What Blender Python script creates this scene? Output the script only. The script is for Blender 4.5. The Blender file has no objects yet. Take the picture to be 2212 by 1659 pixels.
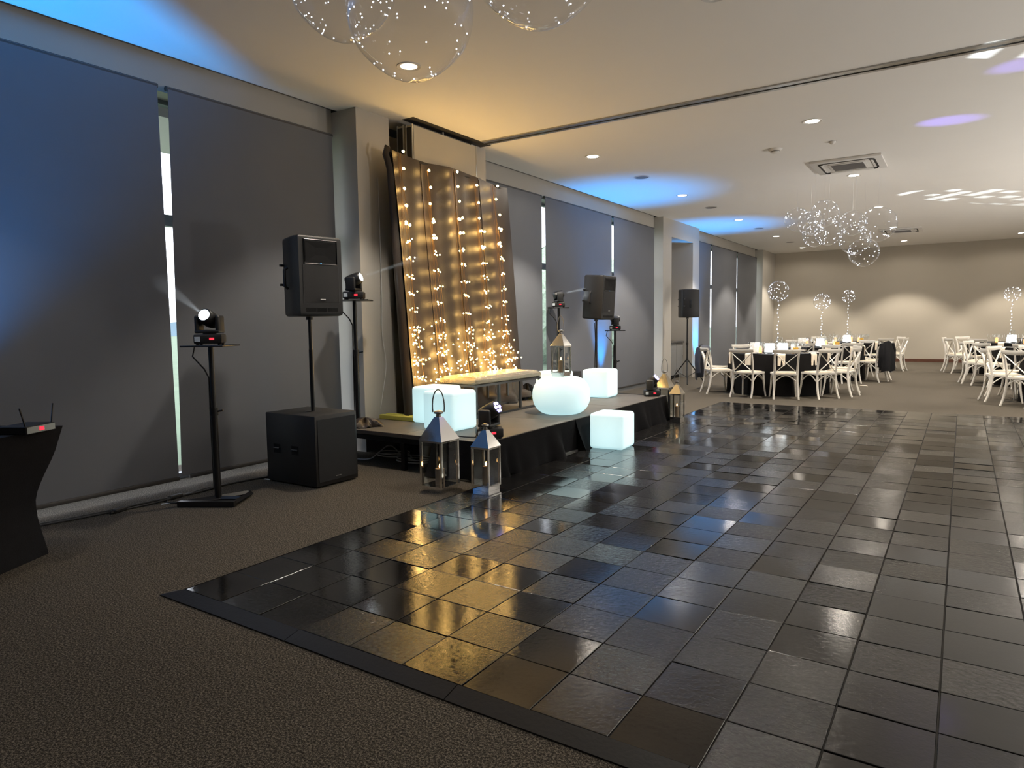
import bpy, bmesh, math, random
from mathutils import Vector, Matrix
random.seed(7)
PI = math.pi
scene = bpy.context.scene
COL = scene.collection

# ------------------------------------------------------------------ camera
CAM_F, CAM_YAW, CAM_PITCH, CAM_ROLL = 1479.27, 33.32, -5.04, -0.776
cam = bpy.data.cameras.new('camera')
cam.sensor_fit = 'HORIZONTAL'
cam.sensor_width = 36.0
cam.lens = CAM_F / 2212.0 * 36.0
cam.clip_start, cam.clip_end = 0.05, 600
cob = bpy.data.objects.new('camera', cam)
COL.objects.link(cob)
_y, _p, _r = (math.radians(a) for a in (CAM_YAW, CAM_PITCH, CAM_ROLL))
_f = Vector((-math.sin(_y) * math.cos(_p), math.cos(_y) * math.cos(_p), math.sin(_p)))
_ri = Vector((math.cos(_y), math.sin(_y), 0))
_up = _ri.cross(_f)
_r2 = math.cos(_r) * _ri + math.sin(_r) * _up
_u2 = -math.sin(_r) * _ri + math.cos(_r) * _up
cob.matrix_world = Matrix(((_r2.x, _u2.x, -_f.x, 0), (_r2.y, _u2.y, -_f.y, 0), (_r2.z, _u2.z, -_f.z, 1.385), (0, 0, 0, 1)))
scene.camera = cob

# ------------------------------------------------------------------ world, exposure
world = bpy.data.worlds.new('overcast_sky')
scene.world = world
world.use_nodes = True
_bg = world.node_tree.nodes['Background']
_bg.inputs[0].default_value = (0.90, 0.95, 1.0, 1)
_bg.inputs[1].default_value = 3.5
vs = scene.view_settings
vs.view_transform = 'Standard'
vs.look = 'None'
vs.gamma = 1.0
vs.use_curve_mapping = False
vs.exposure = 0.35
scene.cycles.use_denoising = True
scene.cycles.max_bounces = 6
scene.cycles.diffuse_bounces = 4
scene.cycles.glossy_bounces = 3
scene.cycles.use_adaptive_sampling = False
scene.cycles.adaptive_threshold = 0.05
scene.cycles.adaptive_min_samples = 12
scene.cycles.transparent_max_bounces = 24
scene.cycles.sample_clamp_indirect = 6.0

P_DOWN, P_SPILL, P_NEAR = 390.0, 34.0, 170.0     # downlights over the tables / over the stage end
S_BULB = 64.0                      # fairy bulbs
P_FILL = 980.0  # fill lamps added on the unseen right-hand side
HAZE = 0.02
WARM = (1.0, 0.90, 0.765)

# ------------------------------------------------------------------ materials
M = {}
def mat(name, color, rough=0.6, metal=0.0, spec=0.5, var=0.0, vscale=8.0, bump=0.0, bscale=60.0, emit=None, es=0.0, coat=0.0, sheen=0.0, aniso=None):
    m = bpy.data.materials.new(name); m.use_nodes = True
    nt = m.node_tree; n = nt.nodes; b = n['Principled BSDF']
    b.inputs['Base Color'].default_value = (*color, 1)
    b.inputs['Roughness'].default_value = rough
    b.inputs['Metallic'].default_value = metal
    b.inputs['Specular IOR Level'].default_value = spec
    if coat: b.inputs['Coat Weight'].default_value = coat
    if sheen: b.inputs['Sheen Weight'].default_value = sheen
    tc = n.new('ShaderNodeTexCoord')
    if var:
        nz = n.new('ShaderNodeTexNoise'); nz.inputs['Scale'].default_value = vscale; nz.inputs['Detail'].default_value = 5
        nt.links.new(tc.outputs['Object'], nz.inputs['Vector'])
        mx = n.new('ShaderNodeMix'); mx.data_type = 'RGBA'
        mx.inputs['A'].default_value = (*[max(0, c * (1 - var)) for c in color], 1)
        mx.inputs['B'].default_value = (*[min(1, c * (1 + var)) for c in color], 1)
        nt.links.new(nz.outputs['Fac'], mx.inputs['Factor'])
        nt.links.new(mx.outputs['Result'], b.inputs['Base Color'])
    if bump:
        nb = n.new('ShaderNodeTexNoise'); nb.inputs['Scale'].default_value = bscale; nb.inputs['Detail'].default_value = 4
        nt.links.new(tc.outputs['Object'], nb.inputs['Vector'])
        bp = n.new('ShaderNodeBump'); bp.inputs['Strength'].default_value = bump; bp.inputs['Distance'].default_value = 0.01
        nt.links.new(nb.outputs['Fac'], bp.inputs['Height'])
        nt.links.new(bp.outputs['Normal'], b.inputs['Normal'])
    if emit:
        b.inputs['Emission Color'].default_value = (*emit, 1)
        b.inputs['Emission Strength'].default_value = es
    M[name] = m
    return m

def thin_clear(name, tint=(1, 1, 1), ior=1.45, rough=0.02, boost=1.0, base=0.0):
    """thin clear film: passes light, reflects by Fresnel"""
    m = bpy.data.materials.new(name); m.use_nodes = True
    nt = m.node_tree; n = nt.nodes
    for x in list(n): n.remove(x)
    o = n.new('ShaderNodeOutputMaterial'); tr = n.new('ShaderNodeBsdfTransparent'); gl = n.new('ShaderNodeBsdfGlossy')
    tr.inputs[0].default_value = (*tint, 1); gl.inputs['Roughness'].default_value = rough
    gl.inputs[0].default_value = (0.95, 0.97, 1, 1)
    f0 = ((ior-1)/(ior+1))**2              # Schlick's Fresnel
    lw = n.new('ShaderNodeLayerWeight'); pw = n.new('ShaderNodeMath'); pw.operation = 'POWER'; pw.inputs[1].default_value = 4.0
    ma = n.new('ShaderNodeMath'); ma.operation = 'MULTIPLY_ADD'; ma.inputs[1].default_value = boost*(1-f0); ma.inputs[2].default_value = f0+base; ma.use_clamp = True
    mx = n.new('ShaderNodeMixShader')
    lw.inputs['Blend'].default_value = 0.5
    nt.links.new(lw.outputs['Facing'], pw.inputs[0]); nt.links.new(pw.outputs[0], ma.inputs[0]); nt.links.new(ma.outputs[0], mx.inputs[0])
    nt.links.new(tr.outputs[0], mx.inputs[1]); nt.links.new(gl.outputs[0], mx.inputs[2]); nt.links.new(mx.outputs[0], o.inputs[0])
    M[name] = m
    return m

def emission(name, color, s, sample=False):
    m = bpy.data.materials.new(name); m.use_nodes = True
    nt = m.node_tree; n = nt.nodes
    for x in list(n): n.remove(x)
    o = n.new('ShaderNodeOutputMaterial'); e = n.new('ShaderNodeEmission')
    e.inputs[0].default_value = (*color, 1); e.inputs[1].default_value = s
    nt.links.new(e.outputs[0], o.inputs[0])
    if not sample: m.cycles.emission_sampling = 'NONE'
    M[name] = m
    return m

mat('ceiling_paint', (0.80, 0.775, 0.735), 0.75, var=0.02, vscale=1.5, bump=0.03, bscale=30)
mat('wall_paint', (0.43, 0.405, 0.36), 0.7, var=0.03, vscale=2, bump=0.05, bscale=120)
mat('wall_far_paint', (0.45, 0.41, 0.34), 0.7, var=0.03, vscale=2, bump=0.05, bscale=120)
mat('shadow_gap', (0.25, 0.24, 0.235), 0.8, var=0.03)  # shade inside the recess put into the colour as darker grey
mat('wood_skirting', (0.10, 0.038, 0.022), 0.45, var=0.3, vscale=14)
mat('blind_fabric', (0.145, 0.152, 0.168), 0.85, var=0.05, vscale=3, bump=0.15, bscale=420)
mat('blind_bar', (0.05, 0.047, 0.045), 0.5, var=0.1)
mat('window_frame_metal', (0.20, 0.21, 0.22), 0.4, metal=0.3, var=0.05)
mat('black_plastic', (0.014, 0.014, 0.015), 0.45, var=0.15, vscale=20, bump=0.12, bscale=300)
mat('black_satin', (0.018, 0.018, 0.02), 0.35, var=0.1, bump=0.05, bscale=80)
mat('edge_black', (0.008, 0.008, 0.009), 0.5, spec=0.3, var=0.2, vscale=10, bump=0.1, bscale=60)
mat('black_metal', (0.012, 0.012, 0.013), 0.35, metal=0.2, var=0.2, vscale=15)
mat('grille_mesh', (0.02, 0.02, 0.022), 0.5, metal=0.3, var=0.2, vscale=200, bump=0.5, bscale=900)
mat('horn_dark', (0.006, 0.006, 0.007), 0.6, spec=0.2, var=0.1)
mat('badge_silver', (0.6, 0.6, 0.6), 0.3, metal=0.9, var=0.05)
mat('sticker_white', (0.55, 0.62, 0.68), 0.6, var=0.25, vscale=90)
mat('black_fabric', (0.010, 0.010, 0.012), 0.9, var=0.3, vscale=12, bump=0.3, bscale=200, spec=0.2)
mat('skirt_fabric', (0.007, 0.007, 0.008), 0.85, spec=0.08, var=0.35, vscale=9, bump=0.2, bscale=120)
mat('navy_fabric', (0.02, 0.026, 0.05), 0.9, var=0.2, vscale=10, bump=0.2, bscale=150, sheen=0.2)
mat('backdrop_fabric', (0.034, 0.023, 0.015), 0.46, var=0.18, vscale=5, bump=0.1, bscale=90)
mat('stage_deck', (0.10, 0.088, 0.076), 0.5, var=0.45, vscale=3.5, bump=0.12, bscale=40)
mat('stage_frame', (0.02, 0.02, 0.022), 0.4, metal=0.6, var=0.1)
mat('chrome', (0.80, 0.79, 0.77), 0.10, metal=1.0, var=0.04, vscale=6, bump=0.03, bscale=25)
mat('pewter', (0.30, 0.29, 0.27), 0.30, metal=1.0, var=0.15, vscale=20)
mat('candle_wax', (0.20, 0.15, 0.11), 0.6, var=0.1)
mat('sequin', (0.50, 0.43, 0.32), 0.24, metal=1.0, var=0.5, vscale=120, bump=1.0, bscale=130)
mat('bench_steel', (0.10, 0.10, 0.105), 0.4, metal=0.7, var=0.1)
mat('chair_white', (0.72, 0.69, 0.63), 0.45, var=0.05, vscale=12, bump=0.03, bscale=60)
mat('seat_wood', (0.76, 0.66, 0.52), 0.5, var=0.1, vscale=20)
mat('table_cloth', (0.009, 0.0085, 0.009), 0.85, spec=0.1, var=0.25, vscale=6, bump=0.15, bscale=200)
mat('napkin_cream', (0.78, 0.70, 0.58), 0.9, var=0.06, vscale=20, bump=0.2, bscale=200)
mat('plate_white', (0.8, 0.8, 0.8), 0.2, var=0.02)
mat('juice_orange', (0.90, 0.50, 0.05), 0.4, var=0.1)
mat('paper_white', (0.8, 0.8, 0.78), 0.8, var=0.03)
mat('partition_face', (0.42, 0.38, 0.30), 0.6, var=0.05, vscale=2)
mat('aluminium', (0.62, 0.62, 0.60), 0.32, metal=0.9, var=0.08, vscale=10)
mat('track_metal', (0.42, 0.41, 0.39), 0.28, metal=0.9, var=0.25, vscale=9)
mat('dark_slot', (0.02, 0.018, 0.016), 0.8, var=0.1)
mat('white_plastic', (0.62, 0.60, 0.57), 0.45, var=0.02)
mat('grey_grille', (0.20, 0.19, 0.19), 0.6, var=0.1, vscale=60, bump=0.3, bscale=300)
mat('cabinet_grey', (0.20, 0.20, 0.195), 0.5, var=0.04)
mat('counter_dark', (0.045, 0.043, 0.042), 0.35, var=0.2)
mat('yellow_tube', (0.42, 0.38, 0.07), 0.5, var=0.15, vscale=15)
mat('rope_natural', (0.35, 0.26, 0.17), 0.9, var=0.35, vscale=60, bump=0.6, bscale=150)
mat('leather_brown', (0.07, 0.055, 0.045), 0.5, var=0.3, vscale=40)
mat('cable_black', (0.012, 0.012, 0.012), 0.5, var=0.1)
mat('cable_white', (0.55, 0.55, 0.53), 0.5, var=0.05)
mat('grass', (0.125, 0.18, 0.11), 0.9, var=0.3, vscale=1.2)
mat('hedge_leaf', (0.36, 0.45, 0.33), 0.8, var=0.6, vscale=9)
mat('far_hill', (0.10, 0.16, 0.20), 0.9, var=0.2, vscale=0.1)
mat('soffit_white', (0.82, 0.74, 0.75), 0.8, var=0.03)
mat('wire_copper', (0.30, 0.18, 0.07), 0.4, metal=0.8, var=0.1)
mat('wire_silver', (0.6, 0.6, 0.62), 0.3, metal=0.8, var=0.1)
thin_clear('bubble_film', (0.985, 0.985, 0.985), 1.35, 0.015, 0.75, 0.0)
thin_clear('clear_glass', (0.97, 0.975, 0.97), 1.5, 0.01, 1.0, 0.0)
thin_clear('lantern_glass', (0.93, 0.94, 0.93), 1.28, 0.01, 1.0, 0.0)
thin_clear('window_glass', (0.95, 0.95, 0.97), 1.5, 0.0, 1.0, 0.0)
def glow_shell():
    m = mat('glow_white', (0.75, 0.8, 0.8), 0.45, spec=0.3)
    nt = m.node_tree; n = nt.nodes; b = n['Principled BSDF']; tc = n.new('ShaderNodeTexCoord')
    vm = n.new('ShaderNodeVectorMath'); vm.operation = 'DISTANCE'; vm.inputs[1].default_value = (0, 0, .10)
    nt.links.new(tc.outputs['Object'], vm.inputs[0])
    mr = n.new('ShaderNodeMapRange'); mr.inputs['From Min'].default_value = .16; mr.inputs['From Max'].default_value = .36
    mr.inputs['To Min'].default_value = .66; mr.inputs['To Max'].default_value = .44
    nt.links.new(vm.outputs['Value'], mr.inputs['Value']); nt.links.new(mr.outputs[0], b.inputs['Emission Strength'])
    b.inputs['Emission Color'].default_value = (0.60, 0.95, 1.0, 1)
glow_shell()
emission('lamp_glow', (0.90, 0.97, 1.0), 6.0, True)
emission('candle_flame', (1.0, 0.52, 0.16), 14.0)
emission('candle_amber', (1.0, 0.42, 0.14), 2.2)
emission('fairy_warm', (1.0, 0.60, 0.17), S_BULB, True)
emission('fairy_white', (0.80, 0.86, 1.0), 8.0)
emission('downlight_lens', (1.0, 0.90, 0.78), 16.0)
emission('downlight_dim', (1.0, 0.90, 0.74), 1.6)
emission('beam_lens', (0.85, 0.95, 1.0), 30.0)
emission('violet_led', (0.40, 0.36, 1.0), 6.0)
emission('red_display', (1.0, 0.03, 0.05), 1.6)
emission('blue_led', (0.10, 0.45, 1.0), 3.0)
emission('uplight_lens', (0.05, 0.45, 1.0), 20.0)

def carpet_mat():
    m = bpy.data.materials.new('carpet'); m.use_nodes = True
    nt = m.node_tree; n = nt.nodes; b = n['Principled BSDF']
    tc = n.new('ShaderNodeTexCoord')
    n1 = n.new('ShaderNodeTexNoise'); n1.inputs['Scale'].default_value = 300; n1.inputs['Detail'].default_value = 3
    n2 = n.new('ShaderNodeTexNoise'); n2.inputs['Scale'].default_value = 120; n2.inputs['Detail'].default_value = 6
    for x in (n1, n2): nt.links.new(tc.outputs['Object'], x.inputs['Vector'])
    ad = n.new('ShaderNodeMath'); ad.operation = 'MULTIPLY_ADD'; ad.inputs[1].default_value = 0.5; 
    nt.links.new(n2.outputs['Fac'], ad.inputs[0]); 
    sc = n.new('ShaderNodeMath'); sc.operation = 'MULTIPLY'; sc.inputs[1].default_value = 0.5
    nt.links.new(n1.outputs['Fac'], sc.inputs[0]); nt.links.new(sc.outputs[0], ad.inputs[2])
    cr = n.new('ShaderNodeValToRGB')
    e = cr.color_ramp.elements
    e[0].position = 0.41; e[0].color = (0.018, 0.015, 0.012, 1)
    e[1].position = 0.60; e[1].color = (0.24, 0.206, 0.162, 1)
    k = cr.color_ramp.elements.new(0.5); k.color = (0.066, 0.057, 0.045, 1)
    nt.links.new(ad.outputs[0], cr.inputs[0]); nt.links.new(cr.outputs[0], b.inputs['Base Color'])
    b.inputs['Roughness'].default_value = 0.95; b.inputs['Specular IOR Level'].default_value = 0.15
    bp = n.new('ShaderNodeBump'); bp.inputs['Strength'].default_value = 0.9; bp.inputs['Distance'].default_value = 0.012
    nt.links.new(ad.outputs[0], bp.inputs['Height']); nt.links.new(bp.outputs['Normal'], b.inputs['Normal'])
    M['carpet'] = m
carpet_mat()

def slate_mat(name, island):
    """dark polished slate tile; cleft strength and polish differ from tile to tile"""
    m = bpy.data.materials.new(name); m.use_nodes = True
    nt = m.node_tree; n = nt.nodes; L = nt.links; b = n['Principled BSDF']
    tc = n.new('ShaderNodeTexCoord')
    if island:
        g = n.new('ShaderNodeNewGeometry'); rnd = g.outputs['Random Per Island']
    else:
        g = n.new('ShaderNodeObjectInfo'); rnd = g.outputs['Random']
    geo = n.new('ShaderNodeNewGeometry')
    wn = n.new('ShaderNodeTexWhiteNoise'); wn.noise_dimensions = '1D'; L.new(rnd, wn.inputs['W'])
    off = n.new('ShaderNodeVectorMath'); off.operation = 'MULTIPLY_ADD'; off.inputs[1].default_value = (9, 9, 9)
    L.new(wn.outputs['Color'], off.inputs[0]); L.new(geo.outputs['Position'], off.inputs[2])
    nz = n.new('ShaderNodeTexNoise'); nz.inputs['Scale'].default_value = 46; nz.inputs['Detail'].default_value = 6; nz.inputs['Roughness'].default_value = 0.62
    nz.inputs['Distortion'].default_value = 0.8
    L.new(off.outputs[0], nz.inputs['Vector'])
    n2 = n.new('ShaderNodeTexNoise'); n2.inputs['Scale'].default_value = 5; n2.inputs['Detail'].default_value = 4
    L.new(off.outputs[0], n2.inputs['Vector'])
    cr = n.new('ShaderNodeValToRGB'); e = cr.color_ramp.elements
    e[0].position = 0.3; e[0].color = (0.005, 0.005, 0.0055, 1); e[1].position = 0.8; e[1].color = (0.017, 0.016, 0.0155, 1)
    L.new(n2.outputs['Fac'], cr.inputs[0]); L.new(cr.outputs[0], b.inputs['Base Color'])
    mr = n.new('ShaderNodeMapRange'); mr.inputs['To Min'].default_value = 0.02; mr.inputs['To Max'].default_value = 0.08
    L.new(rnd, mr.inputs['Value'])
    ra = n.new('ShaderNodeMath'); ra.operation = 'MULTIPLY_ADD'; ra.inputs[1].default_value = 0.04
    L.new(nz.outputs['Fac'], ra.inputs[0]); L.new(mr.outputs[0], ra.inputs[2]); L.new(ra.outputs[0], b.inputs['Roughness'])
    b.inputs['Specular IOR Level'].default_value = 0.55
    pw = n.new('ShaderNodeMath'); pw.operation = 'POWER'; pw.inputs[1].default_value = 2.4
    L.new(wn.outputs['Value'], pw.inputs[0])
    ms = n.new('ShaderNodeMapRange'); ms.inputs['To Min'].default_value = 0.04; ms.inputs['To Max'].default_value = 0.65
    L.new(pw.outputs[0], ms.inputs['Value'])
    bp = n.new('ShaderNodeBump'); bp.inputs['Distance'].default_value = 0.006
    L.new(ms.outputs[0], bp.inputs['Strength']); L.new(nz.outputs['Fac'], bp.inputs['Height'])
    L.new(bp.outputs['Normal'], b.inputs['Normal'])
    M[name] = m
slate_mat('slate_tile', False); slate_mat('slate_tile_joined', True)

# ------------------------------------------------------------------ mesh helpers
class MB:
    def __init__(s): s.v, s.f = [], []
    def add(s, vs, fs):
        o = len(s.v); s.v += [tuple(x) for x in vs]; s.f += [tuple(i + o for i in f) for f in fs]; return s
    def box(s, x0, x1, y0, y1, z0, z1):
        return s.add([(x0,y0,z0),(x1,y0,z0),(x1,y1,z0),(x0,y1,z0),(x0,y0,z1),(x1,y0,z1),(x1,y1,z1),(x0,y1,z1)],
                     [(0,3,2,1),(4,5,6,7),(0,1,5,4),(1,2,6,5),(2,3,7,6),(3,0,4,7)])
    def tube(s, pts, r, seg=8, caps=True, closed=False, flat=None):
        """tube along points; r number or list; flat=(a,b) elliptical scale"""
        pts = [Vector(p) for p in pts]; n = len(pts)
        rs = r if isinstance(r, (list, tuple)) else [r] * n
        vs, fs = [], []
        t0 = (pts[1] - pts[0]).normalized()
        ref = Vector((0, 0, 1)) if abs(t0.z) < 0.9 else Vector((0, 1, 0))
        nrm = t0.cross(ref).normalized()
        for i, p in enumerate(pts):
            if closed: t = (pts[(i + 1) % n] - pts[i - 1]).normalized()
            elif i == 0: t = t0
            elif i == n - 1: t = (pts[i] - pts[i - 1]).normalized()
            else: t = (pts[i + 1] - pts[i - 1]).normalized()
            nrm = (nrm - t * nrm.dot(t)).normalized(); bn = t.cross(nrm)
            a, b = flat or (1, 1)
            for k in range(seg):
                an = 2 * PI * k / seg
                vs.append(p + (nrm * math.cos(an) * a + bn * math.sin(an) * b) * rs[i])
        m = n if closed else n - 1
        for i in range(m):
            j = (i + 1) % n
            for k in range(seg):
                k2 = (k + 1) % seg
                fs.append((i*seg+k, i*seg+k2, j*seg+k2, j*seg+k))
        if caps and not closed:
            fs.append(tuple(range(seg - 1, -1, -1))); fs.append(tuple((n-1)*seg + k for k in range(seg)))
        return s.add(vs, fs)
    def lathe(s, prof, seg=24, c=(0,0,0), capb=True, capt=True):
        vs, fs = [], []
        for (r, z) in prof:
            for k in range(seg):
                a = 2*PI*k/seg; vs.append((c[0]+r*math.cos(a), c[1]+r*math.sin(a), c[2]+z))
        for i in range(len(prof)-1):
            for k in range(seg):
                k2 = (k+1) % seg; fs.append((i*seg+k, i*seg+k2, (i+1)*seg+k2, (i+1)*seg+k))
        if capb: fs.append(tuple(range(seg-1, -1, -1)))
        if capt: fs.append(tuple((len(prof)-1)*seg+k for k in range(seg)))
        return s.add(vs, fs)
    def prism(s, poly, z0, z1):
        n = len(poly)
        vs = [(x,y,z0) for x,y in poly] + [(x,y,z1) for x,y in poly]
        fs = [tuple(range(n-1,-1,-1)), tuple(range(n,2*n))] + [(i,(i+1)%n,n+(i+1)%n,n+i) for i in range(n)]
        return s.add(vs, fs)
    def rbox(s, x0, x1, y0, y1, z0, z1, r=0.01, seg=2):
        bm = bmesh.new(); bmesh.ops.create_cube(bm, size=1)
        for v in bm.verts:
            v.co = Vector(((x0+x1)/2+v.co.x*(x1-x0), (y0+y1)/2+v.co.y*(y1-y0), (z0+z1)/2+v.co.z*(z1-z0)))
        bmesh.ops.bevel(bm, geom=bm.edges[:], offset=r, segments=seg, profile=0.5, affect='EDGES')
        bm.verts.index_update()
        s.add([v.co[:] for v in bm.verts], [[v.index for v in f.verts] for f in bm.faces]); bm.free(); return s
    def ico(s, c, r, sub=1):
        bm = bmesh.new(); bmesh.ops.create_icosphere(bm, subdivisions=sub, radius=r)
        s.add([(v.co.x+c[0], v.co.y+c[1], v.co.z+c[2]) for v in bm.verts], [[v.index for v in f.verts] for f in bm.faces]); bm.free(); return s
    def grid(s, fn, nu, nv):
        vs = [fn(i/nu, j/nv) for j in range(nv+1) for i in range(nu+1)]
        fs = [(j*(nu+1)+i, j*(nu+1)+i+1, (j+1)*(nu+1)+i+1, (j+1)*(nu+1)+i) for j in range(nv) for i in range(nu)]
        return s.add(vs, fs)
    def xf(s, mtx):
        s.v = [tuple(mtx @ Vector(p)) for p in s.v]; return s
    def mesh(s, name, m, smooth=True, ang=35):
        me = bpy.data.meshes.new(name); me.from_pydata(s.v, [], s.f); me.update()
        me.materials.append(M[m])
        if smooth:
            for p in me.polygons: p.use_smooth = True
            me.set_sharp_from_angle(angle=math.radians(ang))
        return me
    def build(s, name, m, parent=None, loc=(0,0,0), smooth=True, ang=35):
        return obj(name, s.mesh(name, m, smooth, ang), parent, loc)

def obj(name, me, parent=None, loc=(0,0,0), rot=(0,0,0)):
    o = bpy.data.objects.new(name, me); COL.objects.link(o)
    o.location = loc; o.rotation_euler = rot
    if parent: o.parent = parent
    return o
def tag(o, label, cat, group=None):
    o['label'] = label; o['category'] = cat
    if group: o['group'] = group
    return o
def thing(name, label, cat, loc=(0,0,0), rz=0, group=None):
    o = bpy.data.objects.new(name, None); COL.objects.link(o)
    o.location = loc; o.rotation_euler = (0,0,rz); o.empty_display_size = 0.1
    return tag(o, label, cat, group)
def struct(o, label=None):
    o['kind'] = 'structure'
    if label: o['label'] = label
    return o
def copy_tree(o, parent=None):
    c = o.copy(); COL.objects.link(c)
    if parent: c.parent = parent
    for ch in list(o.children): copy_tree(ch, c)
    return c
def spot(name, parent, loc, direction, power, color, angle, blend=0.5, radius=0.05):
    l = bpy.data.lights.new(name, 'SPOT'); l.energy = power; l.color = color
    l.spot_size = math.radians(angle); l.spot_blend = blend; l.shadow_soft_size = radius
    o = bpy.data.objects.new(name, l); COL.objects.link(o); o.location = loc
    o.rotation_euler = Vector(direction).to_track_quat('-Z', 'Y').to_euler()
    if parent: o.parent = parent
    return o

# ------------------------------------------------------------------ room shell
H = 3.68
XW = -5.80            # face of the window wall (bulkhead)
YF = 25.2             # far wall
XR, YB = 8.0, -5.0    # unseen right wall and back wall
struct(MB().box(-6.6, XR+.2, YB-.2, YF+.2, -.10, 0).build('floor', 'carpet', smooth=False), 'speckled brown grey carpet floor')
# ceiling stops short of the window wall: a narrow recessed shadow gap runs along it
struct(MB().box(XW+.10, XR+.2, YB-.2, YF+.2, H, H+.15).build('ceiling', 'ceiling_paint', smooth=False), 'off-white painted flat ceiling')
struct(MB().box(-6.6, XW+.10, YB-.2, YF+.2, H+.03, H+.15).build('trim_1', 'shadow_gap', smooth=False), 'recessed shadow gap along the ceiling edge, its shade painted grey')
struct(MB().box(-6.6, XR+.2, YF, YF+.2, 0, H).build('wall_far', 'wall_far_paint', smooth=False), 'taupe painted far wall')
struct(MB().box(XR, XR+.2, YB, YF, 0, H).build('wall_right', 'wall_paint', smooth=False))
struct(MB().box(-6.6, XR, YB-.2, YB, 0, H).build('wall_back', 'wall_paint', smooth=False))
struct(MB().box(-6.0, XR, YF-.018, YF, 0, .10).build('baseboard_far', 'wood_skirting', smooth=False), 'dark red-brown wooden skirting along the far wall')
# window wall: bulkhead over the windows, piers between them
ZB = 3.40
wl = MB()
wl.box(-6.15, XW, YB, 5.33, ZB, H+.03)          # bulkhead bay 1
wl.box(-6.15, XW, YB, -1.0, 0, ZB)              # solid part behind the camera
wl.box(-6.15, XW, 7.56, 14.62, ZB, H+.03)        # bay 2
wl.box(-6.15, XW, 17.1, 23.5, ZB, H+.03)        # bay 3
wl.box(-6.15, -5.43, 5.33, 5.83, 0, H)          # pier beside the partition pocket
wl.box(-6.45, -6.35, 5.83, 7.25, 0, H)          # back of the pocket
wl.box(-6.45, -6.15, 5.63, 5.83, 0, H); wl.box(-6.45, -6.15, 7.25, 7.45, 0, H)
wl.box(-6.15, -5.34, 7.25, 7.56, 0, H)          # second pier
wl.box(-6.15, -5.58, 14.62, 15.15, 0, H)         # pier with the kitchenette niche
wl.box(-6.15, -5.58, 16.62, 17.1, 0, H)
wl.box(-6.15, -5.58, 15.15, 16.62, 3.29, H)
wl.box(-6.55, -6.45, 15.0, 16.8, 0, H)
wl.box(-6.45, -6.15, 14.95, 15.15, 0, H); wl.box(-6.45, -6.15, 16.62, 16.82, 0, H); wl.box(-6.45, -6.15, 15.15, 16.62, 3.29, H)
wl.box(-6.15, -5.55, 23.5, YF, 0, H)            # corner pier
struct(wl.build('wall_left', 'wall_paint', smooth=False), 'grey painted window wall with piers and bulkhead')

def window(n, y0, y1, mull):
    """aluminium framed full-height window; frame root, panes and rails are its parts"""
    fr = MB()
    fr.box(-6.08, -6.0, y0, y1, 0, .05); fr.box(-6.08, -6.0, y0, y1, 3.36, ZB); fr.box(-6.08, -6.0, y0, y0+.05, .05, 3.36); fr.box(-6.08, -6.0, y1-.05, y1, .05, 3.36)
    w = struct(fr.build('window_%d' % n, 'window_frame_metal', smooth=False))
    ys = [y0+.05] + mull + [y1-.05]
    for a in mull: MB().box(-6.07, -6.01, a-.03, a+.03, .05, 3.36).build('mullion', 'window_frame_metal', w, smooth=False)
    MB().box(-6.075, -6.0, y0+.05, y1-.05, 2.30, 2.40).build('transom', 'window_frame_metal', w, smooth=False)
    for a, b in zip(ys, ys[1:]):
        MB().box(-6.045, -6.037, a, b, .05, 2.30).build('pane', 'window_glass', w, smooth=False)
        MB().box(-6.045, -6.037, a, b, 2.40, 3.36).build('pane', 'window_glass', w, smooth=False)
    return w
window(1, -1.0, 5.33, [1.6, 4.2]); window(2, 7.56, 14.62, [8.8, 11.2, 13.4]); window(3, 17.1, 23.5, [18.0, 20.0, 22.4])

# ceiling track of the sliding partition
tk = MB()
tk.box(-5.16, XR, 7.215, 7.285, H-.014, H+.02); tk.box(-5.16, XR, 7.325, 7.375, H-.014, H+.02)
struct(tk.build('trim_2', 'track_metal', smooth=False), 'metal ceiling track of the sliding partition')
struct(MB().box(-5.16, XR, 7.285, 7.325, H-.004, H+.01).build('trim_3', 'dark_slot', smooth=False), 'dark slot in the ceiling track')
struct(MB().box(-5.34, -5.17, 5.95, 7.45, H-.004, H+.01).build('trim_4', 'dark_slot', smooth=False), 'dark stacking slot in the ceiling above the panels')

# outside: lawn, hedge, hills
g = MB().box(-160, -6.2, -60, 160, -.6, -.12).build('lawn', 'grass', smooth=False); struct(g, 'green lawn outside the windows')
tag(g, 'green lawn outside the windows', 'lawn')
def hedge(name, x, y0, y1, h, label, seed):
    rnd = random.Random(seed); ny = int((y1-y0)/.35); nz = 10
    fn = lambda u, v: (x + .9*math.sin(PI*v)**.6*1.0 + rnd.uniform(-.14, .14), y0+(y1-y0)*u + rnd.uniform(-.1, .1), -.12 + (h+.4*math.sin(u*17)+.3*math.sin(u*41))*v*(1+rnd.uniform(-.04,.04)))
    m = MB().grid(fn, ny, nz); m.grid(lambda u, v: (x - 1.2*v, y0+(y1-y0)*u, h*(1-.6*v)+.4*math.sin(u*17)), ny, 2)
    tag(m.build(name, 'hedge_leaf', smooth=False), label, 'hedge')
hedge('garden_hedge', -13.0, 16, 34, 4.4, 'dense green hedge seen through the blind gaps behind the stage', 3)
hm = MB(); rnd = random.Random(5)
hm.grid(lambda u, v: (-120 - 8*v, -40 + 170*u, -1 + (5 + 3.0*math.sin(u*7) + 1.6*math.sin(u*19+1))*v), 60, 3)
tag(hm.build('far_hills', 'far_hill', smooth=True), 'blue-grey hills on the horizon beyond the lawn', 'hills')
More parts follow.
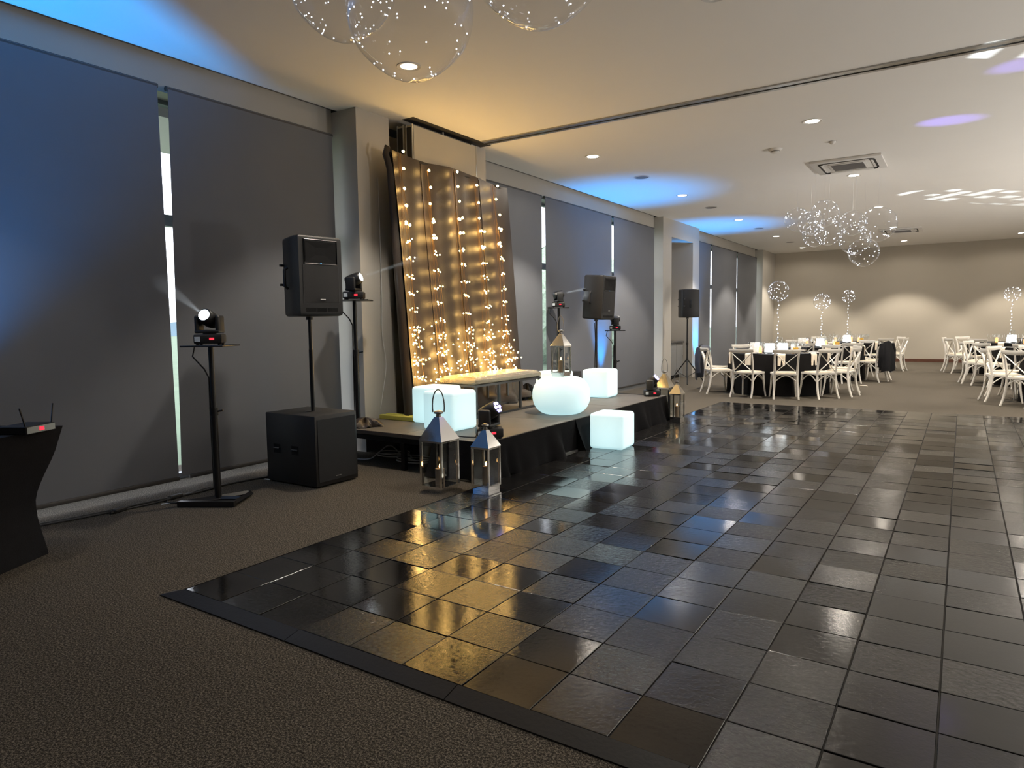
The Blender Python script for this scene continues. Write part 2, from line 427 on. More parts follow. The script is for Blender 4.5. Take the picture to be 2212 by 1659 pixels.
tag(MB().box(-7.4, -6.15, -3, 6.5, 3.30, 3.42).build('roof_overhang', 'soffit_white', smooth=False), 'pale soffit of the roof overhang outside the nearest windows', 'overhang')

# ------------------------------------------------------------------ roller blinds
def blind(y0, y1, label, zt=3.42, zb=.055, bow0=0., bow1=0., x=-5.70):
    t = thing('roller_blind', label, 'blind', (x, (y0+y1)/2, 0))
    w = (y1-y0)/2; ph = random.uniform(0, 6)
    def fn(u, v):
        e0 = -w + bow0*math.sin(v*PI*.9)+bow0*v**3*2.4; e1 = w + bow1*math.sin(v*PI)
        return (.006*math.sin(u*5+ph)*v, e0+(e1-e0)*u, zt + (zb+.03-zt)*v)
    m = MB().grid(fn, 8, 14)
    k = len(m.v)
    m.v += [(a-.004, b, c) for a, b, c in m.v]; m.f += [tuple(i+k for i in reversed(f)) for f in m.f]
    m.build('fabric', 'blind_fabric', t)
    MB().rbox(-.012, .012, -w+.0, w, zb, zb+.035, .006).build('bottom_bar', 'blind_bar', t)
    MB().tube([(-.02, -w-.01, zt-.012), (-.02, w+.01, zt-.012)], .022, 12).build('roller', 'blind_bar', t)
    return t
blind(-1.0, 1.02, 'grey roller blind at the near end of the window wall')
blind(1.08, 3.335, 'wide dark roller blind behind the black draped table, lit blue', bow1=.0)
blind(3.43, 5.24, 'dark grey roller blind behind the subwoofer and its speaker', bow0=-.025)
blind(7.62, 9.60, 'grey roller blind just right of the fairy-light backdrop')
blind(9.72, 12.22, 'grey roller blind with a blue light streak behind the stage loudspeaker')
blind(12.32, 14.40, 'grey roller blind beside the kitchenette pier')
blind(17.15, 18.42, 'narrow grey roller blind just past the blue-lit pier')
blind(18.54, 20.95, 'middle grey roller blind of the far window bay')
blind(21.07, 23.33, 'grey roller blind nearest the far wall')

# ------------------------------------------------------------------ partition panels
def panel(x0, x1, y0, y1, label):
    t = thing('partition_panel', label, 'partition', ((x0+x1)/2, (y0+y1)/2, 0), group=None)
    hx, hy = (x1-x0)/2, (y1-y0)/2
    MB().box(-hx, hx, -hy+.012, hy-.012, .03, 3.62).build('panel_core', 'partition_face', t, smooth=False)
    for sx in (-1, 1):
        for sy in (-1, 1):
            MB().box(sx*hx-.012*(sx>0)-.0*(sx<0), sx*hx+.012*(sx<0), sy*hy-(.02 if sy > 0 else 0), sy*hy+(.02 if sy < 0 else 0), .02, 3.63).build('edge_profile', 'aluminium', t, smooth=False)
    MB().box(-hx+.012, hx-.012, -hy+.004, hy-.004, .04, 3.6).build('seal', 'dark_slot', t, smooth=False)
    MB().tube([(0, 0, 3.62), (0, 0, 3.69)], .012, 8).build('hanger_bolt', 'aluminium', t)
panel(-5.335, -5.235, 6.00, 7.22, 'beige sliding partition panel at the front of the stack')
panel(-5.45, -5.35, 5.98, 7.20, 'beige sliding partition panel second in the stack')
panel(-5.88, -5.78, 5.90, 7.16, 'sliding partition panel third in the stack, standing in the pocket')
panel(-6.02, -5.92, 5.89, 7.15, 'sliding partition panel deepest in the wall pocket')

# ------------------------------------------------------------------ dance floor
TX, TY, X0, Y0, NX, NY, ZT = .3025, .2976, -3.348, 1.956, 16, 32, .025
df = thing('dance_floor', 'portable dance floor of glossy black slate tiles with a sloping edge', 'dance floor', (X0, Y0, 0))
MB().box(-.01, NX*TX+.01, -.01, NY*TY+.01, .001, .017).build('base_panel', 'dark_slot', df, smooth=False)
def tile_mesh(g=.0028, bev=.0016):
    a, b = TX/2-g, TY/2-g; m = MB()
    vs = [(-a,-b,-.011),(a,-b,-.011),(a,b,-.011),(-a,b,-.011),(-a,-b,-bev),(a,-b,-bev),(a,b,-bev),(-a,b,-bev),(-a+bev,-b+bev,0),(a-bev,-b+bev,0),(a-bev,b-bev,0),(-a+bev,b-bev,0)]
    fs = [(0,1,5,4),(1,2,6,5),(2,3,7,6),(3,0,4,7),(4,5,9,8),(5,6,10,9),(6,7,11,10),(7,4,8,11),(8,9,10,11)]
    return m.add(vs, fs)
tmesh = tile_mesh().mesh('tile', 'slate_tile', smooth=False)
rt = random.Random(11)
cells = sorted(((math.hypot(X0+(i+.5)*TX, Y0+(j+.5)*TY), i, j) for i in range(NX) for j in range(NY)))
joined = MB()
for n, (d, i, j) in enumerate(cells):
    p = ((i+.5)*TX, (j+.5)*TY, ZT + rt.uniform(-.0006, .0006)); r = (rt.gauss(0, .006), rt.gauss(0, .006), 0)
    if n < 300: obj('tile', tmesh, df, p, r)
    else:
        mt = Matrix.Translation(p) @ Matrix.Rotation(r[0], 4, 'X') @ Matrix.Rotation(r[1], 4, 'Y')
        k = tile_mesh().xf(mt); joined.add(k.v, k.f)
o = joined.build('far_tiles', 'slate_tile_joined', df, smooth=False); o['kind'] = 'stuff'
for i in range(6):       # sloping edge pieces, about 0.9 m each
    a, b = i*.9-.09*(i == 0), min((i+1)*.9-.004, NX*TX)
    m = MB().add([(a,-.085,.001),(b,-.085,.001),(b,-.002,.001),(a,-.002,.001),(a,-.085,.007),(b,-.085,.007),(b,-.002,.026),(a+.09*(i==0),-.002,.026)], [(0,3,2,1),(4,5,6,7),(0,1,5,4),(1,2,6,5),(3,0,4,7)])
    m.build('edge_ramp', 'edge_black', df, smooth=False)
for j in range(11):
    a, b = j*.9-.0, min((j+1)*.9-.004, NY*TY)
    m = MB().add([(-.03,a,.001),(-.002,a,.001),(-.002,b,.001),(-.03,b,.001),(-.03,a,.006),(-.002,a,.026),(-.002,b,.026),(-.03,b,.006)], [(0,3,2,1),(4,5,6,7),(0,1,5,4),(2,3,7,6),(3,0,4,7)])
    m.build('edge_ramp', 'edge_black', df, smooth=False)

# ------------------------------------------------------------------ stage
ZS = .355
SX0, SX1, SY0, SY1 = -5.40, -3.44, 4.80, 9.15
st = thing('stage', 'low black stage with a worn grey deck and black pleated skirt', 'stage', (0, 0, 0))
for a, b in ((SY0, 6.25), (6.256, 7.70), (7.706, SY1)):
    for c, d in ((SX0, -4.423), (-4.417, SX1)):
        MB().rbox(c, d, a, b, ZS-.04, ZS, .003, 1).build('deck_board', 'stage_deck', st)
fr = MB()
for y in (SY0+.03, 6.25, 7.7, SY1-.03): fr.box(SX0, SX1, y-.025, y+.025, ZS-.09, ZS-.042)
for x in (SX0+.03, -4.42, SX1-.03): fr.box(x-.025, x+.025, SY0, SY1, ZS-.14, ZS-.092)
fr.build('frame', 'stage_frame', st, smooth=False)
for x in (SX0+.03, -4.42, SX1-.04):
    for y in (SY0+.03, 6.25, 7.7, SY1-.03): MB().box(x-.022, x+.022, y-.022, y+.022, 0, ZS-.141).build('leg', 'stage_frame', st, smooth=False)
def skirt(name, pts, amp):
    """pleated cloth hung along a floor path, flaring towards the hem"""
    seg = []; L = 0
    for a, b in zip(pts, pts[1:]): seg.append((L, Vector(a), Vector(b))); L += (Vector(b)-Vector(a)).length
    def at(d):
        for l, a, b in seg:
            ln = (b-a).length
            if d <= l+ln+1e-6:
                t = (b-a)/ln; return a + t*(d-l), Vector((t.y, -t.x))
        return b, Vector((t.y, -t.x))
    rr = random.Random(4); phs = [rr.uniform(0, 6) for _ in range(4)]
    nu = int(L/.022)
    def fn(u, v):
        d = u*L; p, nn = at(d)
        pl = math.sin(d*26+1.4*math.sin(d*5.1+phs[0])+phs[1]) * (.5+.5*math.sin(d*7+phs[2]))
        o = .012 + amp*v**1.3*(.55+.9*pl*.5+.35*math.sin(d*11+phs[3])) + .03*v
        z = (ZS-.004)*(1-v) + .012*v + .02*v*math.sin(d*13+phs[2])*.5
        return (p.x+nn.x*o, p.y+nn.y*o, max(.006, z))
    m = MB().grid(fn, nu, 12)
    return m
skirt('skirt', [(-4.02, SY0-.003), (SX1+.002, SY0-.003), (SX1+.002, 6.10)], .085).build('skirt', 'skirt_fabric', st, ang=60)
skirt('skirt', [(SX1+.002, 6.44), (SX1+.002, SY1), (-4.4, SY1)], .085).build('skirt', 'skirt_fabric', st, ang=60)
MB().box(SX1+.003, SX1+.012, 6.08, 6.46, .03, ZS-.005).build('front_board', 'skirt_fabric', st, smooth=False)
MB().box(SX1+.003, SX1+.03, 6.08, 6.46, .002, .03).build('toe_rail', 'aluminium', st, smooth=False)

# ------------------------------------------------------------------ backdrop
def bd_point(s, z, off=0.0):
    """point on the leaning backdrop: s along it 0..1, z height"""
    k = (z-ZS)/(3.24-ZS)
    return Vector((-4.96 - .21*k + off, 5.585 + 2.215*s + .02*(1-k), z))
bd = thing('backdrop', 'tall brown satin backdrop on a frame behind the bench', 'backdrop', (-5.0, 6.7, ZS))
O = Vector((-5.0, 6.7, ZS))
rb = random.Random(8)
seams = (.17, .40, .55, .66, .80)
npan = (0, .21, .48, .70, 1.0)
for a, b in zip(npan, npan[1:]):
    def fn(u, v, a=a, b=b):
        s = a+(b-a)*u; zt = 3.25-.05*s - .02*math.sin(s*9); z = zt*(1-v) + (ZS+.01)*v
        off = .010*math.sin(s*47+2*math.sin(3*v)) * (.4+.6*v) + .012*math.sin(s*19+v*4) + .05*v**8 + .006*(math.exp(-((u)/.03)**2))
        p = bd_point(s, z, off)
        if v > .97: p.x += .05*(1+math.sin(s*33)); p.z += .02*(1+math.sin(s*21))
        return tuple(p-O)
    MB().grid(fn, 26, 40).build('fabric_panel', 'backdrop_fabric', bd, ang=80)
# return of the cloth at the near end, wrapped round the upright
def fn(u, v):
    z = 3.27*(1-v)+(ZS+.02)*v; p = bd_point(0, min(z, 3.25))
    bulge = .05*math.exp(-((z-3.19)/.07)**2)
    return tuple(Vector((p.x - .13*u*(.55+.45*v), p.y - bulge - .03*math.sin(u*PI) - .02*u, z + .03*math.sin(u*3)*(v < .01))) - O)
MB().grid(fn, 10, 40).build('side_return', 'backdrop_fabric', bd, ang=80)
MB().tube([bd_point(0, 3.22, -.03)-O, bd_point(1, 3.17, -.03)-O], .022, 10).build('crossbar', 'stage_frame', bd)
for s, hh in ((0.01, 3.2), (.99, 3.15)):
    a = bd_point(s, ZS+.05, -.04)-O; b = bd_point(s, hh, -.04)-O
    MB().tube([a, b], .018, 8).build('upright', 'stage_frame', bd)
for y0, x0, x1 in ((5.50, -5.36, -4.86), (5.60, -5.36, -4.90), (7.90, -5.3, -4.80), (8.0, -5.3, -4.84)):
    MB().rbox(x0-O.x, x1-O.x, y0-.03-O.y, y0+.03-O.y, 0.0, .05, .006, 1).build('foot_tube', 'yellow_tube', bd)
# fairy-light curtains
bulb_s = MB().ico((0,0,0), .0085, 0).mesh('bulb', 'fairy_warm'); bulb_l = MB().ico((0,0,0), .016, 1).mesh('bulb', 'fairy_warm')
names = ('leftmost, beside the backdrop edge', 'second from the left', 'middle one of five', 'second from the right', 'rightmost of five')
for k, (s0, ztop) in enumerate(((.035, 3.24), (.235, 3.12), (.455, 3.21), (.655, 3.10), (.835, 3.17))):
    ro = bd_point(s0, ztop, .05)
    t = thing('fairy_light_curtain', 'warm white fairy-light strand on the brown backdrop, '+names[k], 'fairy lights', ro)
    rk = random.Random(20+k); wires = MB()
    n = 0; z = ztop-.01; row = 0
    drift = 0
    while z > .78:
        f = (ztop-z)/(ztop-.5)
        nb = 1 if row < 3 else (3 if row < 5 else (5 if row < 10 else 7))
        spread = .012 + .075*f**.8
        drift += rk.uniform(-.006, .006)
        for b in range(nb):
            ds = (((b+.5)/nb-.5)*2*spread + rk.uniform(-.02, .02)*f)/2.215*1.15 + drift/2.2
            dz = rk.uniform(-.016, .016)*(1+1.5*f)
            p = bd_point(s0+ds, z+dz, .045+rk.uniform(0, .05))-ro
            obj('bulb', bulb_l if row < 5 else bulb_s, t, p)
        z -= .187*(1+rk.uniform(-.04, .04)); row += 1
    for b in range(32):                      # loose tangle near the floor
        f = rk.random()**.8
        zz = 1.38-.66*f
        ds = rk.gauss(0, .06+.10*f)/2.215*1.2 + (.02 if k == 0 else 0)*f
        sx = min(.985, max(.012, s0+ds))
        obj('bulb', bulb_s, t, bd_point(sx, zz, .04+rk.uniform(0, .06))-ro)
    for w in range(6):
        e = (w-2.5)/2.5*.10 + rk.uniform(-.02, .02); ph = rk.uniform(0, 6)
        pts = []
        for q in range(15):
            v = q/14; zz = ztop*(1-v)+.45*v
            sx = min(.99, max(.01, s0+(e*v**.9+.012*math.sin(v*12+ph)*v)/2.0))
            pts.append(bd_point(sx, zz, .035+.02*math.sin(v*9+ph))-ro)
        wires.tube(pts, .0012, 3)
    wires.build('wire', 'wire_copper', t)

# ------------------------------------------------------------------ glowing furniture
def cube_mesh(a=.385):
    return MB().rbox(-a/2, a/2, -a/2, a/2, .002, a, .035, 4).mesh('shell', 'glow_white')
cm = cube_mesh()
def glow_cube(x, y, z, rz, label):
    t = thing('glow_cube', label, 'light cube', (x, y, z), rz)
    obj('shell', cm, t); MB().lathe([(.12, 0), (.12, .004)], 16).build('base_plug', 'white_plastic', t)
glow_cube(-4.215, 5.29, ZS, math.radians(-2), 'glowing white cube seat at the near corner of the stage, in front of its twin')
glow_cube(-4.655, 5.62, ZS, math.radians(2), 'glowing white cube seat half hidden behind another cube near the backdrop')
glow_cube(-4.60, 8.05, ZS, math.radians(0), 'glowing white cube seat behind the round glowing table and its lantern')
glow_cube(-4.20, 8.63, ZS, math.radians(3), 'glowing white cube seat at the far end of the stage')
glow_cube(-3.165, 6.80, ZT, math.radians(4), 'glowing white cube seat standing down on the dance floor')
t = thing('glow_table', 'round flattened glowing white table on the stage with a lantern on top', 'light table', (-3.80, 6.80, ZS))
prof = []
for q in range(25):
    a = -PI/2 + PI*q/24
    r = .15 + .18*abs(math.cos(a))**.95; z = .212 + .212*math.copysign(abs(math.sin(a))**.95, math.sin(a)); prof.append((r, z))
MB().lathe(prof, 48).build('shell', 'glow_white', t, ang=80)
MB().lathe([(.26, 0.0005), (.26, .002)], 40).build('floor_mat', 'black_plastic', t, loc=(-.20, .02, 0))

# ------------------------------------------------------------------ bench
b0 = thing('bench', 'padded silver-gold sequin bench on a dark steel frame', 'bench', (-4.65, 6.66, ZS))
bx, by = .26, .69
def fn(u, v):
    x = (u-.5)*2; y = (v-.5)*2
    e = (1-abs(x)**6)*(1-abs(y)**10)
    return (x*bx, y*by, (.415 if e > 0 else .40) + .045*max(0, e)**.3)
m = MB().grid(fn, 16, 30)
m.rbox(-bx, bx, -by, by, .367, .432, .02, 3)
m.build('cushion', 'sequin', b0, ang=60)
MB().box(-bx+.005, bx-.005, -by+.005, by-.005, .342, .366).build('seat_rail', 'bench_steel', b0, smooth=False)
for x in (-bx+.02, bx-.02):
    for y in (-by+.02, -by*.33, by*.33, by-.02):
        MB().box(x-.013, x+.013, y-.013, y+.013, .0, .342).build('leg', 'bench_steel', b0, smooth=False)
    MB().box(x-.012, x+.012, -by+.034, -by*.33-.014, .002, .024).build('floor_rail', 'bench_steel', b0, smooth=False)
    MB().box(x-.012, x+.012, -by*.33+.014, by*.33-.014, .002, .024).build('floor_rail', 'bench_steel', b0, smooth=False)
    MB().box(x-.012, x+.012, by*.33+.014, by-.034, .002, .024).build('floor_rail', 'bench_steel', b0, smooth=False)

# ------------------------------------------------------------------ lanterns
def lantern(x, y, z, side, hb, hr, hh, label, rz=0, folded=False, roof='chrome', candle_h=.16, lit=True, open_door=False):
    """square metal lantern with glass sides, pyramid roof, ring handle and a candle"""
    t = thing('lantern', label, 'lantern', (x, y, z), rz)
    s = side/2; p = .008 if side < .2 else .010; f0 = .05
    # plinth and corner posts
    m = MB().box(-s, s, -s, s, f0-.018, f0); m.box(-s*.9, s*.9, -s*.9, s*.9, .0, f0-.018)
    m.build('base', 'chrome', t, smooth=False)
    for sx in (-1, 1):
        for sy in (-1, 1): MB().box(sx*(s-p)-p, sx*(s-p)+p, sy*(s-p)-p, sy*(s-p)+p, f0+.0005, hb-.016).build('corner_post', 'chrome', t, smooth=False)
    MB().box(-s, s, -s, s, hb-.0155, hb).build('top_frame', 'chrome', t, smooth=False)
    for k in range(4):
        g = MB().box(-s+2*p, s-2*p, -s+.004, -s+.007, f0+.001, hb-.016)
        o = g.build('pane', 'lantern_glass', t, smooth=False); o.rotation_euler.z = k*PI/2
    # roof: frustum
    ro = s*1.04; rt_ = s*.22
    MB().add([(-ro,-ro,hb+.0005),(ro,-ro,hb+.0005),(ro,ro,hb+.0005),(-ro,ro,hb+.0005),(-rt_,-rt_,hb+hr),(rt_,-rt_,hb+hr),(rt_,rt_,hb+hr),(-rt_,rt_,hb+hr)],
             [(0,3,2,1),(4,5,6,7),(0,1,5,4),(1,2,6,5),(2,3,7,6),(3,0,4,7)]).build('roof', roof, t, smooth=False)
    zc = hb+hr
    MB().lathe([(rt_*.9, 0), (rt_*.75, .022), (s*.30, .026), (s*.34, .036), (s*.30, .046), (s*.1, .052)], 20, (0, 0, zc)).build('cap', 'pewter', t)
    pts = []
    if folded:
        for q in range(13):
            a = PI*q/12; pts.append((-.01 - (hh*.72)*math.sin(a)*.75, s*.34*math.cos(a)*1.25, zc+.045 - hh*.75*math.sin(a)))
    else:
        for q in range(17):
            a = -.35+ (PI+.7)*q/16; pts.append((s*.42*math.cos(a), 0, zc+.035 + hh*.27 + hh*.74*math.sin(a)))
    ho = MB().tube(pts, s*.045, 8).build('ring_handle', 'leather_brown' if folded else 'pewter', t)
    if not folded: ho.rotation_euler.z = math.radians(35)
    # candle
    cd = MB().lathe([(s*.34, 0), (s*.34, candle_h), (s*.30, candle_h+.002), (s*.1, candle_h-.006)], 20, (0, 0, f0+.001)).build('candle', 'candle_wax', t)
    if lit:
        MB().lathe([(.001, 0), (.006, .008), (.0075, .017), (.004, .028), (.0008, .038)], 10, (0, 0, f0+candle_h+.004)).build('flame', 'candle_flame', cd)
    return t
lantern(-3.63, 4.40, 0, .235, .43, .19, .19, 'large silver lantern with a lit candle standing on the carpet by the stage corner', candle_h=.13)
lantern(-3.245, 4.53, ZT, .175, .36, .135, .16, 'smaller silver lantern with its handle folded down at the dance floor edge', folded=True, candle_h=.14, lit=True)
lantern(-3.80, 6.80, ZS+.4235, .172, .35, .13, .17, 'silver lantern standing on the round glowing table', candle_h=.13)
lantern(-3.26, 9.10, ZT, .165, .37, .125, .18, 'small silver lantern on the dance floor by the far stage corner', candle_h=.14)
lantern(-3.66, 9.68, 0, .225, .42, .19, .19, 'large silver lantern on the carpet just past the far stage end', candle_h=.13, lit=False)

# ------------------------------------------------------------------ sound gear
def speaker(x, y, z, rz, label, sc=1.0, tilt=0):
    """two-way plastic PA cabinet, local +Y is the front; origin at the pole socket"""
    t = thing('loudspeaker', label, 'speaker', (x, y, z), rz)
    t.scale = (sc, sc, sc); t.rotation_euler = (tilt, 0, rz)
    w, d, h = .215, .20, .69
    poly = [(-w, d), (w, d), (w, d-.10), (w*.62, -d+.03), (w*.45, -d), (-w*.45, -d), (-w*.62, -d+.03), (-w, d-.10)]
    bm = bmesh.new()
    vb = [bm.verts.new((px, py, .0)) for px, py in poly]; vt = [bm.verts.new((px, py, h)) for px, py in poly]
    bm.faces.new(vb[::-1]); bm.faces.new(vt)
    n = len(poly)
    for i in range(n): bm.faces.new((vb[i], vb[(i+1) % n], vt[(i+1) % n], vt[i]))
    bmesh.ops.recalc_face_normals(bm, faces=bm.faces[:])
    bmesh.ops.bevel(bm, geom=[e for e in bm.edges if abs(e.verts[0].co.z-e.verts[1].co.z) < .01], offset=.03, segments=3, profile=.5, affect='EDGES')
    bm.verts.index_update()
    m = MB().add([v.co[:] for v in bm.verts], [[v.index for v in f.verts] for f in bm.faces]); bm.free()
    m.build('cabinet', 'black_plastic', t, ang=40)
    # grille, slightly bowed
    MB().grid(lambda u, v: (-.175+.35*u, d+.004+.012*math.sin(PI*u), .115+.315*v), 10, 4).build('grille', 'grille_mesh', t)
    MB().box(-.18, .18, d-.001, d+.0035, .11, .435).build('grille_rim', 'black_satin', t, smooth=False)
    # horn: recessed flare
    hn = MB(); ox = [(-.155, .46), (.155, .46), (.155, .635), (-.155, .635)]; ix = [(-.05, .52), (.05, .52), (.05, .585), (-.05, .585)]
    hn.add([(a, d+.006, b) for a, b in ox] + [(a, d+.0012, b) for a, b in ix], [(0,1,5,4),(1,2,6,5),(2,3,7,6),(3,0,4,7),(4,5,6,7)])
    hn.build('horn', 'horn_dark', t, smooth=False)
    MB().tube([(-.165, d+.004, .445), (.165, d+.004, .445), (.165, d+.004, .65), (-.165, d+.004, .65)], .006, 6, closed=True).build('horn_rim', 'black_satin', t)
    for k in range(3): MB().box(-.16+k*.11, -.06+k*.11, d-.002, d+.002, .035, .07).build('port', 'horn_dark', t, smooth=False)
    MB().box(-.025, .025, d+.0165, d+.0185, .14, .147).build('badge', 'badge_silver', t, smooth=False)
    MB().box(-.004, .004, d+.0045, d+.0075, .449, .4535).build('status_light', 'blue_led', t, smooth=False)
    for sx in (-1, 1):
        hd = MB().tube([(sx*(w-.025), -.02, .24), (sx*(w+.004), -.02, .26), (sx*(w+.004), -.02, .40), (sx*(w-.025), -.02, .42)], .013, 8)
        hd.build('handle', 'black_satin', t)
        for zz in (.27, .44): MB().box(sx*w*.66-.018, sx*w*.66+.026, -d+.02, -d+.045, zz, zz+.02).build('rear_tab', 'black_satin', t, smooth=False)
    MB().lathe([(.032, -.03), (.032, .001)], 16).build('pole_socket', 'black_satin', t)
    return t
# subwoofer and its speaker
sb = thing('subwoofer', 'large black subwoofer cabinet on the carpet by the window wall', 'speaker', (-4.875, 4.115, 0), 0)
MB().rbox(-.325, .325, -.24, .24, .012, .625, .010, 2).build('cabinet', 'black_plastic', sb)
MB().box(.3255, .332, -.215, .215, .05, .59).build('grille', 'grille_mesh', sb, smooth=False)
MB().box(.3325, .334, -.03, .03, .075, .082).build('badge', 'badge_silver', sb, smooth=False)
for yy in (-.30, -.10, .1): pass
for xx in (-.18, .06):
    hd = MB().box(xx-.045, xx+.045, -.2415, -.2405, .27, .35).build('handle_recess', 'horn_dark', sb, smooth=False)
    MB().tube([(xx-.04, -.246, .315), (xx+.04, -.246, .315)], .007, 8).build('grip', 'black_satin', hd)
for sx in (-1, 1):
    for sy in (-1, 1): MB().lathe([(.02, 0), (.02, .014)], 12, (sx*.28, sy*.2, 0)).build('foot', 'black_satin', sb)
MB().lathe([(.045, 0), (.045, .004)], 16, (0.0, 0, .6255)).build('pole_cup', 'black_satin', sb)
tp = thing('speaker_pole', 'thin black pole rising from the top of the subwoofer', 'pole', (-4.86, 4.13, .6295))
MB().tube([(0, 0, 0), (0, 0, .55)], .019, 12).build('lower_tube', 'black_metal', tp); MB().tube([(0, 0, .55), (0, 0, .812)], .016, 12).build('upper_tube', 'black_metal', tp)
speaker(-4.86, 4.13, 1.472, math.radians(-97), 'black loudspeaker on the pole above the subwoofer')
# stage speaker
ts = thing('speaker_stand', 'black pole stand behind the far glowing cube, carrying a loudspeaker', 'stand', (-4.86, 9.85, 0))
MB().lathe([(.20, 0), (.20, .012), (.03, .03), (.02, .05)], 24).build('round_base', 'black_metal', ts)
MB().tube([(0, 0, .05), (0, 0, 1.405)], .017, 12).build('pole', 'black_metal', ts)
MB().tube([(-.03, .0, .1), (-.035, .01, .7), (-.02, .0, 1.1), (-.03, 0, 1.38)], .006, 6).build('cable', 'cable_black', ts)
speaker(-4.86, 9.85, 1.436, math.radians(-92), 'black loudspeaker on the stand at the far end of the stage', 1.0, tilt=math.radians(-4))
# tripod speaker
tt = thing('speaker_stand', 'black tripod stand in front of the kitchenette niche', 'stand', (-5.13, 14.95, 0))
MB().tube([(0, 0, .12), (0, 0, 1.435)], .018, 12).build('pole', 'black_metal', tt)
for k in range(3):
    a = math.radians(-70+k*120); c, s = math.cos(a), math.sin(a)
    MB().tube([(c*.02, s*.02, .52), (c*.44, s*.44, .012)], .013, 8).build('leg', 'black_metal', tt)
    MB().tube([(c*.02, s*.02, .15), (c*.24, s*.24, .25)], .007, 6).build('brace', 'black_metal', tt)
MB().lathe([(.03, 0), (.03, .07)], 12, (0, 0, .49)).build('collar', 'black_metal', tt)
MB().lathe([(.028, 0), (.028, .05)], 12, (0, 0, .86)).build('collar', 'black_metal', tt)
speaker(-5.13, 14.95, 1.466, math.radians(-42), 'black loudspeaker on the tripod by the kitchenette niche, seen from behind', .9)

def moving_head(x, y, z, rz, aim, label, lens='beam', sc=1.0):
    """moving-head light: base with display, U yoke, tilted head aimed along 'aim' (world)"""
    t = thing('moving_head_light', label, 'stage light', (x, y, z), rz); t.scale = (sc, sc, sc)
    MB().rbox(-.105, .105, -.085, .085, .012, .085, .012, 2).build('base', 'black_plastic', t)
    for sx in (-1, 1):
        for sy in (-1, 1): MB().lathe([(.014, 0), (.014, .013)], 8, (sx*.08, sy*.06, 0)).build('foot', 'black_satin', t)
    MB().box(.012, .046, -.0875, -.0855, .040, .057).build('display', 'red_display', t, smooth=False)
    MB().box(-.095, -.055, -.0875, -.0855, .028, .066).build('rating_sticker', 'sticker_white', t, smooth=False)
    d = Vector(aim).normalized()
    dl = Matrix.Rotation(-rz, 3, 'Z') @ d
    pan = math.atan2(dl.y, dl.x)
    yk = bpy.data.objects.new('yoke', None)
    mz = Matrix.Rotation(pan, 4, 'Z')
    m = MB().rbox(-.055, .055, -.098, .098, .092, .118, .01, 2)
    for s in (-1, 1): m.rbox(-.052, .052, s*.082-.017, s*.082+.017, .10, .232, .016, 3)
    m.lathe([(.05, .084), (.05, .094)], 16)
    m.xf(mz).build('yoke', 'black_plastic', t)
    # head along local x then tilted
    c = Vector((0, 0, .205)); el = math.asin(max(-1, min(1, d.z)))
    mh = Matrix.Translation(c) @ mz @ Matrix.Rotation(-el, 4, 'Y')
    pr = [(.03, -.085), (.055, -.075), (.062, -.03), (.062, .03), (.058, .07), (.05, .082), (.046, .084)]
    hm_ = MB().lathe(pr, 24).xf(Matrix.Rotation(PI/2, 4, 'Y')).xf(mh)
    hd = hm_.build('head', 'black_plastic', t)
    tip = c + (mh.to_3x3() @ Vector((.0, 0, 0)))
    if lens == 'beam':
        MB().lathe([(.001, .092), (.025, .090), (.042, .085)], 20, capb=False, capt=False).xf(Matrix.Rotation(PI/2, 4, 'Y')).xf(mh).build('lens', 'beam_lens', hd)
    elif lens == 'ring':
        for k in range(7):
            a = k*PI/3; r = .034 if k < 6 else 0
            MB().ico((.086, r*math.cos(a), r*math.sin(a)), .0135 if k < 6 else .009, 1).xf(mh).build('led', 'violet_led', hd)
        MB().lathe([(.0, .0845), (.05, .0845)], 20, capb=False, capt=False).xf(Matrix.Rotation(PI/2, 4, 'Y')).xf(mh).build('led_face', 'black_satin', hd)
    else:
        MB().lathe([(.001, .092), (.025, .090), (.042, .085)], 20, capb=False, capt=False).xf(Matrix.Rotation(PI/2, 4, 'Y')).xf(mh).build('lens', 'clear_glass', hd)
    return t, d
def gobo(l, kind):
    """procedural gobo plate inside the beam: pattern in the lamp's own direction space"""
    d = l.data; d.use_nodes = True; nt = d.node_tree; n = nt.nodes; L = nt.links
    em = n['Emission']
    tc = n.new('ShaderNodeTexCoord'); sp = n.new('ShaderNodeSeparateXYZ'); L.new(tc.outputs['Normal'], sp.inputs[0])
    def M2(op, a, b, c=None):
        q = n.new('ShaderNodeMath'); q.operation = op
        for i, v in enumerate((a, b, c)):
            if v is None: continue
            if isinstance(v, (int, float)): q.inputs[i].default_value = v
            else: L.new(v, q.inputs[i])
        return q.outputs[0]
    u = M2('DIVIDE', sp.outputs[0], sp.outputs[2]); v = M2('DIVIDE', sp.outputs[1], sp.outputs[2])
    cb = n.new('ShaderNodeCombineXYZ')
    if kind == 'grid':
        fv = M2('MULTIPLY', v, 90.0); row = M2('FLOOR', fv, 0); fu = M2('MULTIPLY_ADD', u, 34.0, M2('MULTIPLY', row, .37)); 
        cu = M2('FLOOR', fu, 0)
        L.new(row, cb.inputs[0]); L.new(cu, cb.inputs[1])
        wn = n.new('ShaderNodeTexWhiteNoise'); wn.noise_dimensions = '2D'; L.new(cb.outputs[0], wn.inputs['Vector'])
        on = M2('GREATER_THAN', wn.outputs['Value'], .42)
        gv = M2('GREATER_THAN', M2('FRACT', fv, 0), .38); gu = M2('GREATER_THAN', M2('FRACT', fu, 0), .12)
        s = M2('MULTIPLY', M2('MULTIPLY', on, gv), gu)
    else:
        fv = M2('MULTIPLY', v, 48.0); s = M2('GREATER_THAN', M2('FRACT', fv, 0), .55)
    L.new(M2('MULTIPLY', s, 1.0), em.inputs['Strength'])

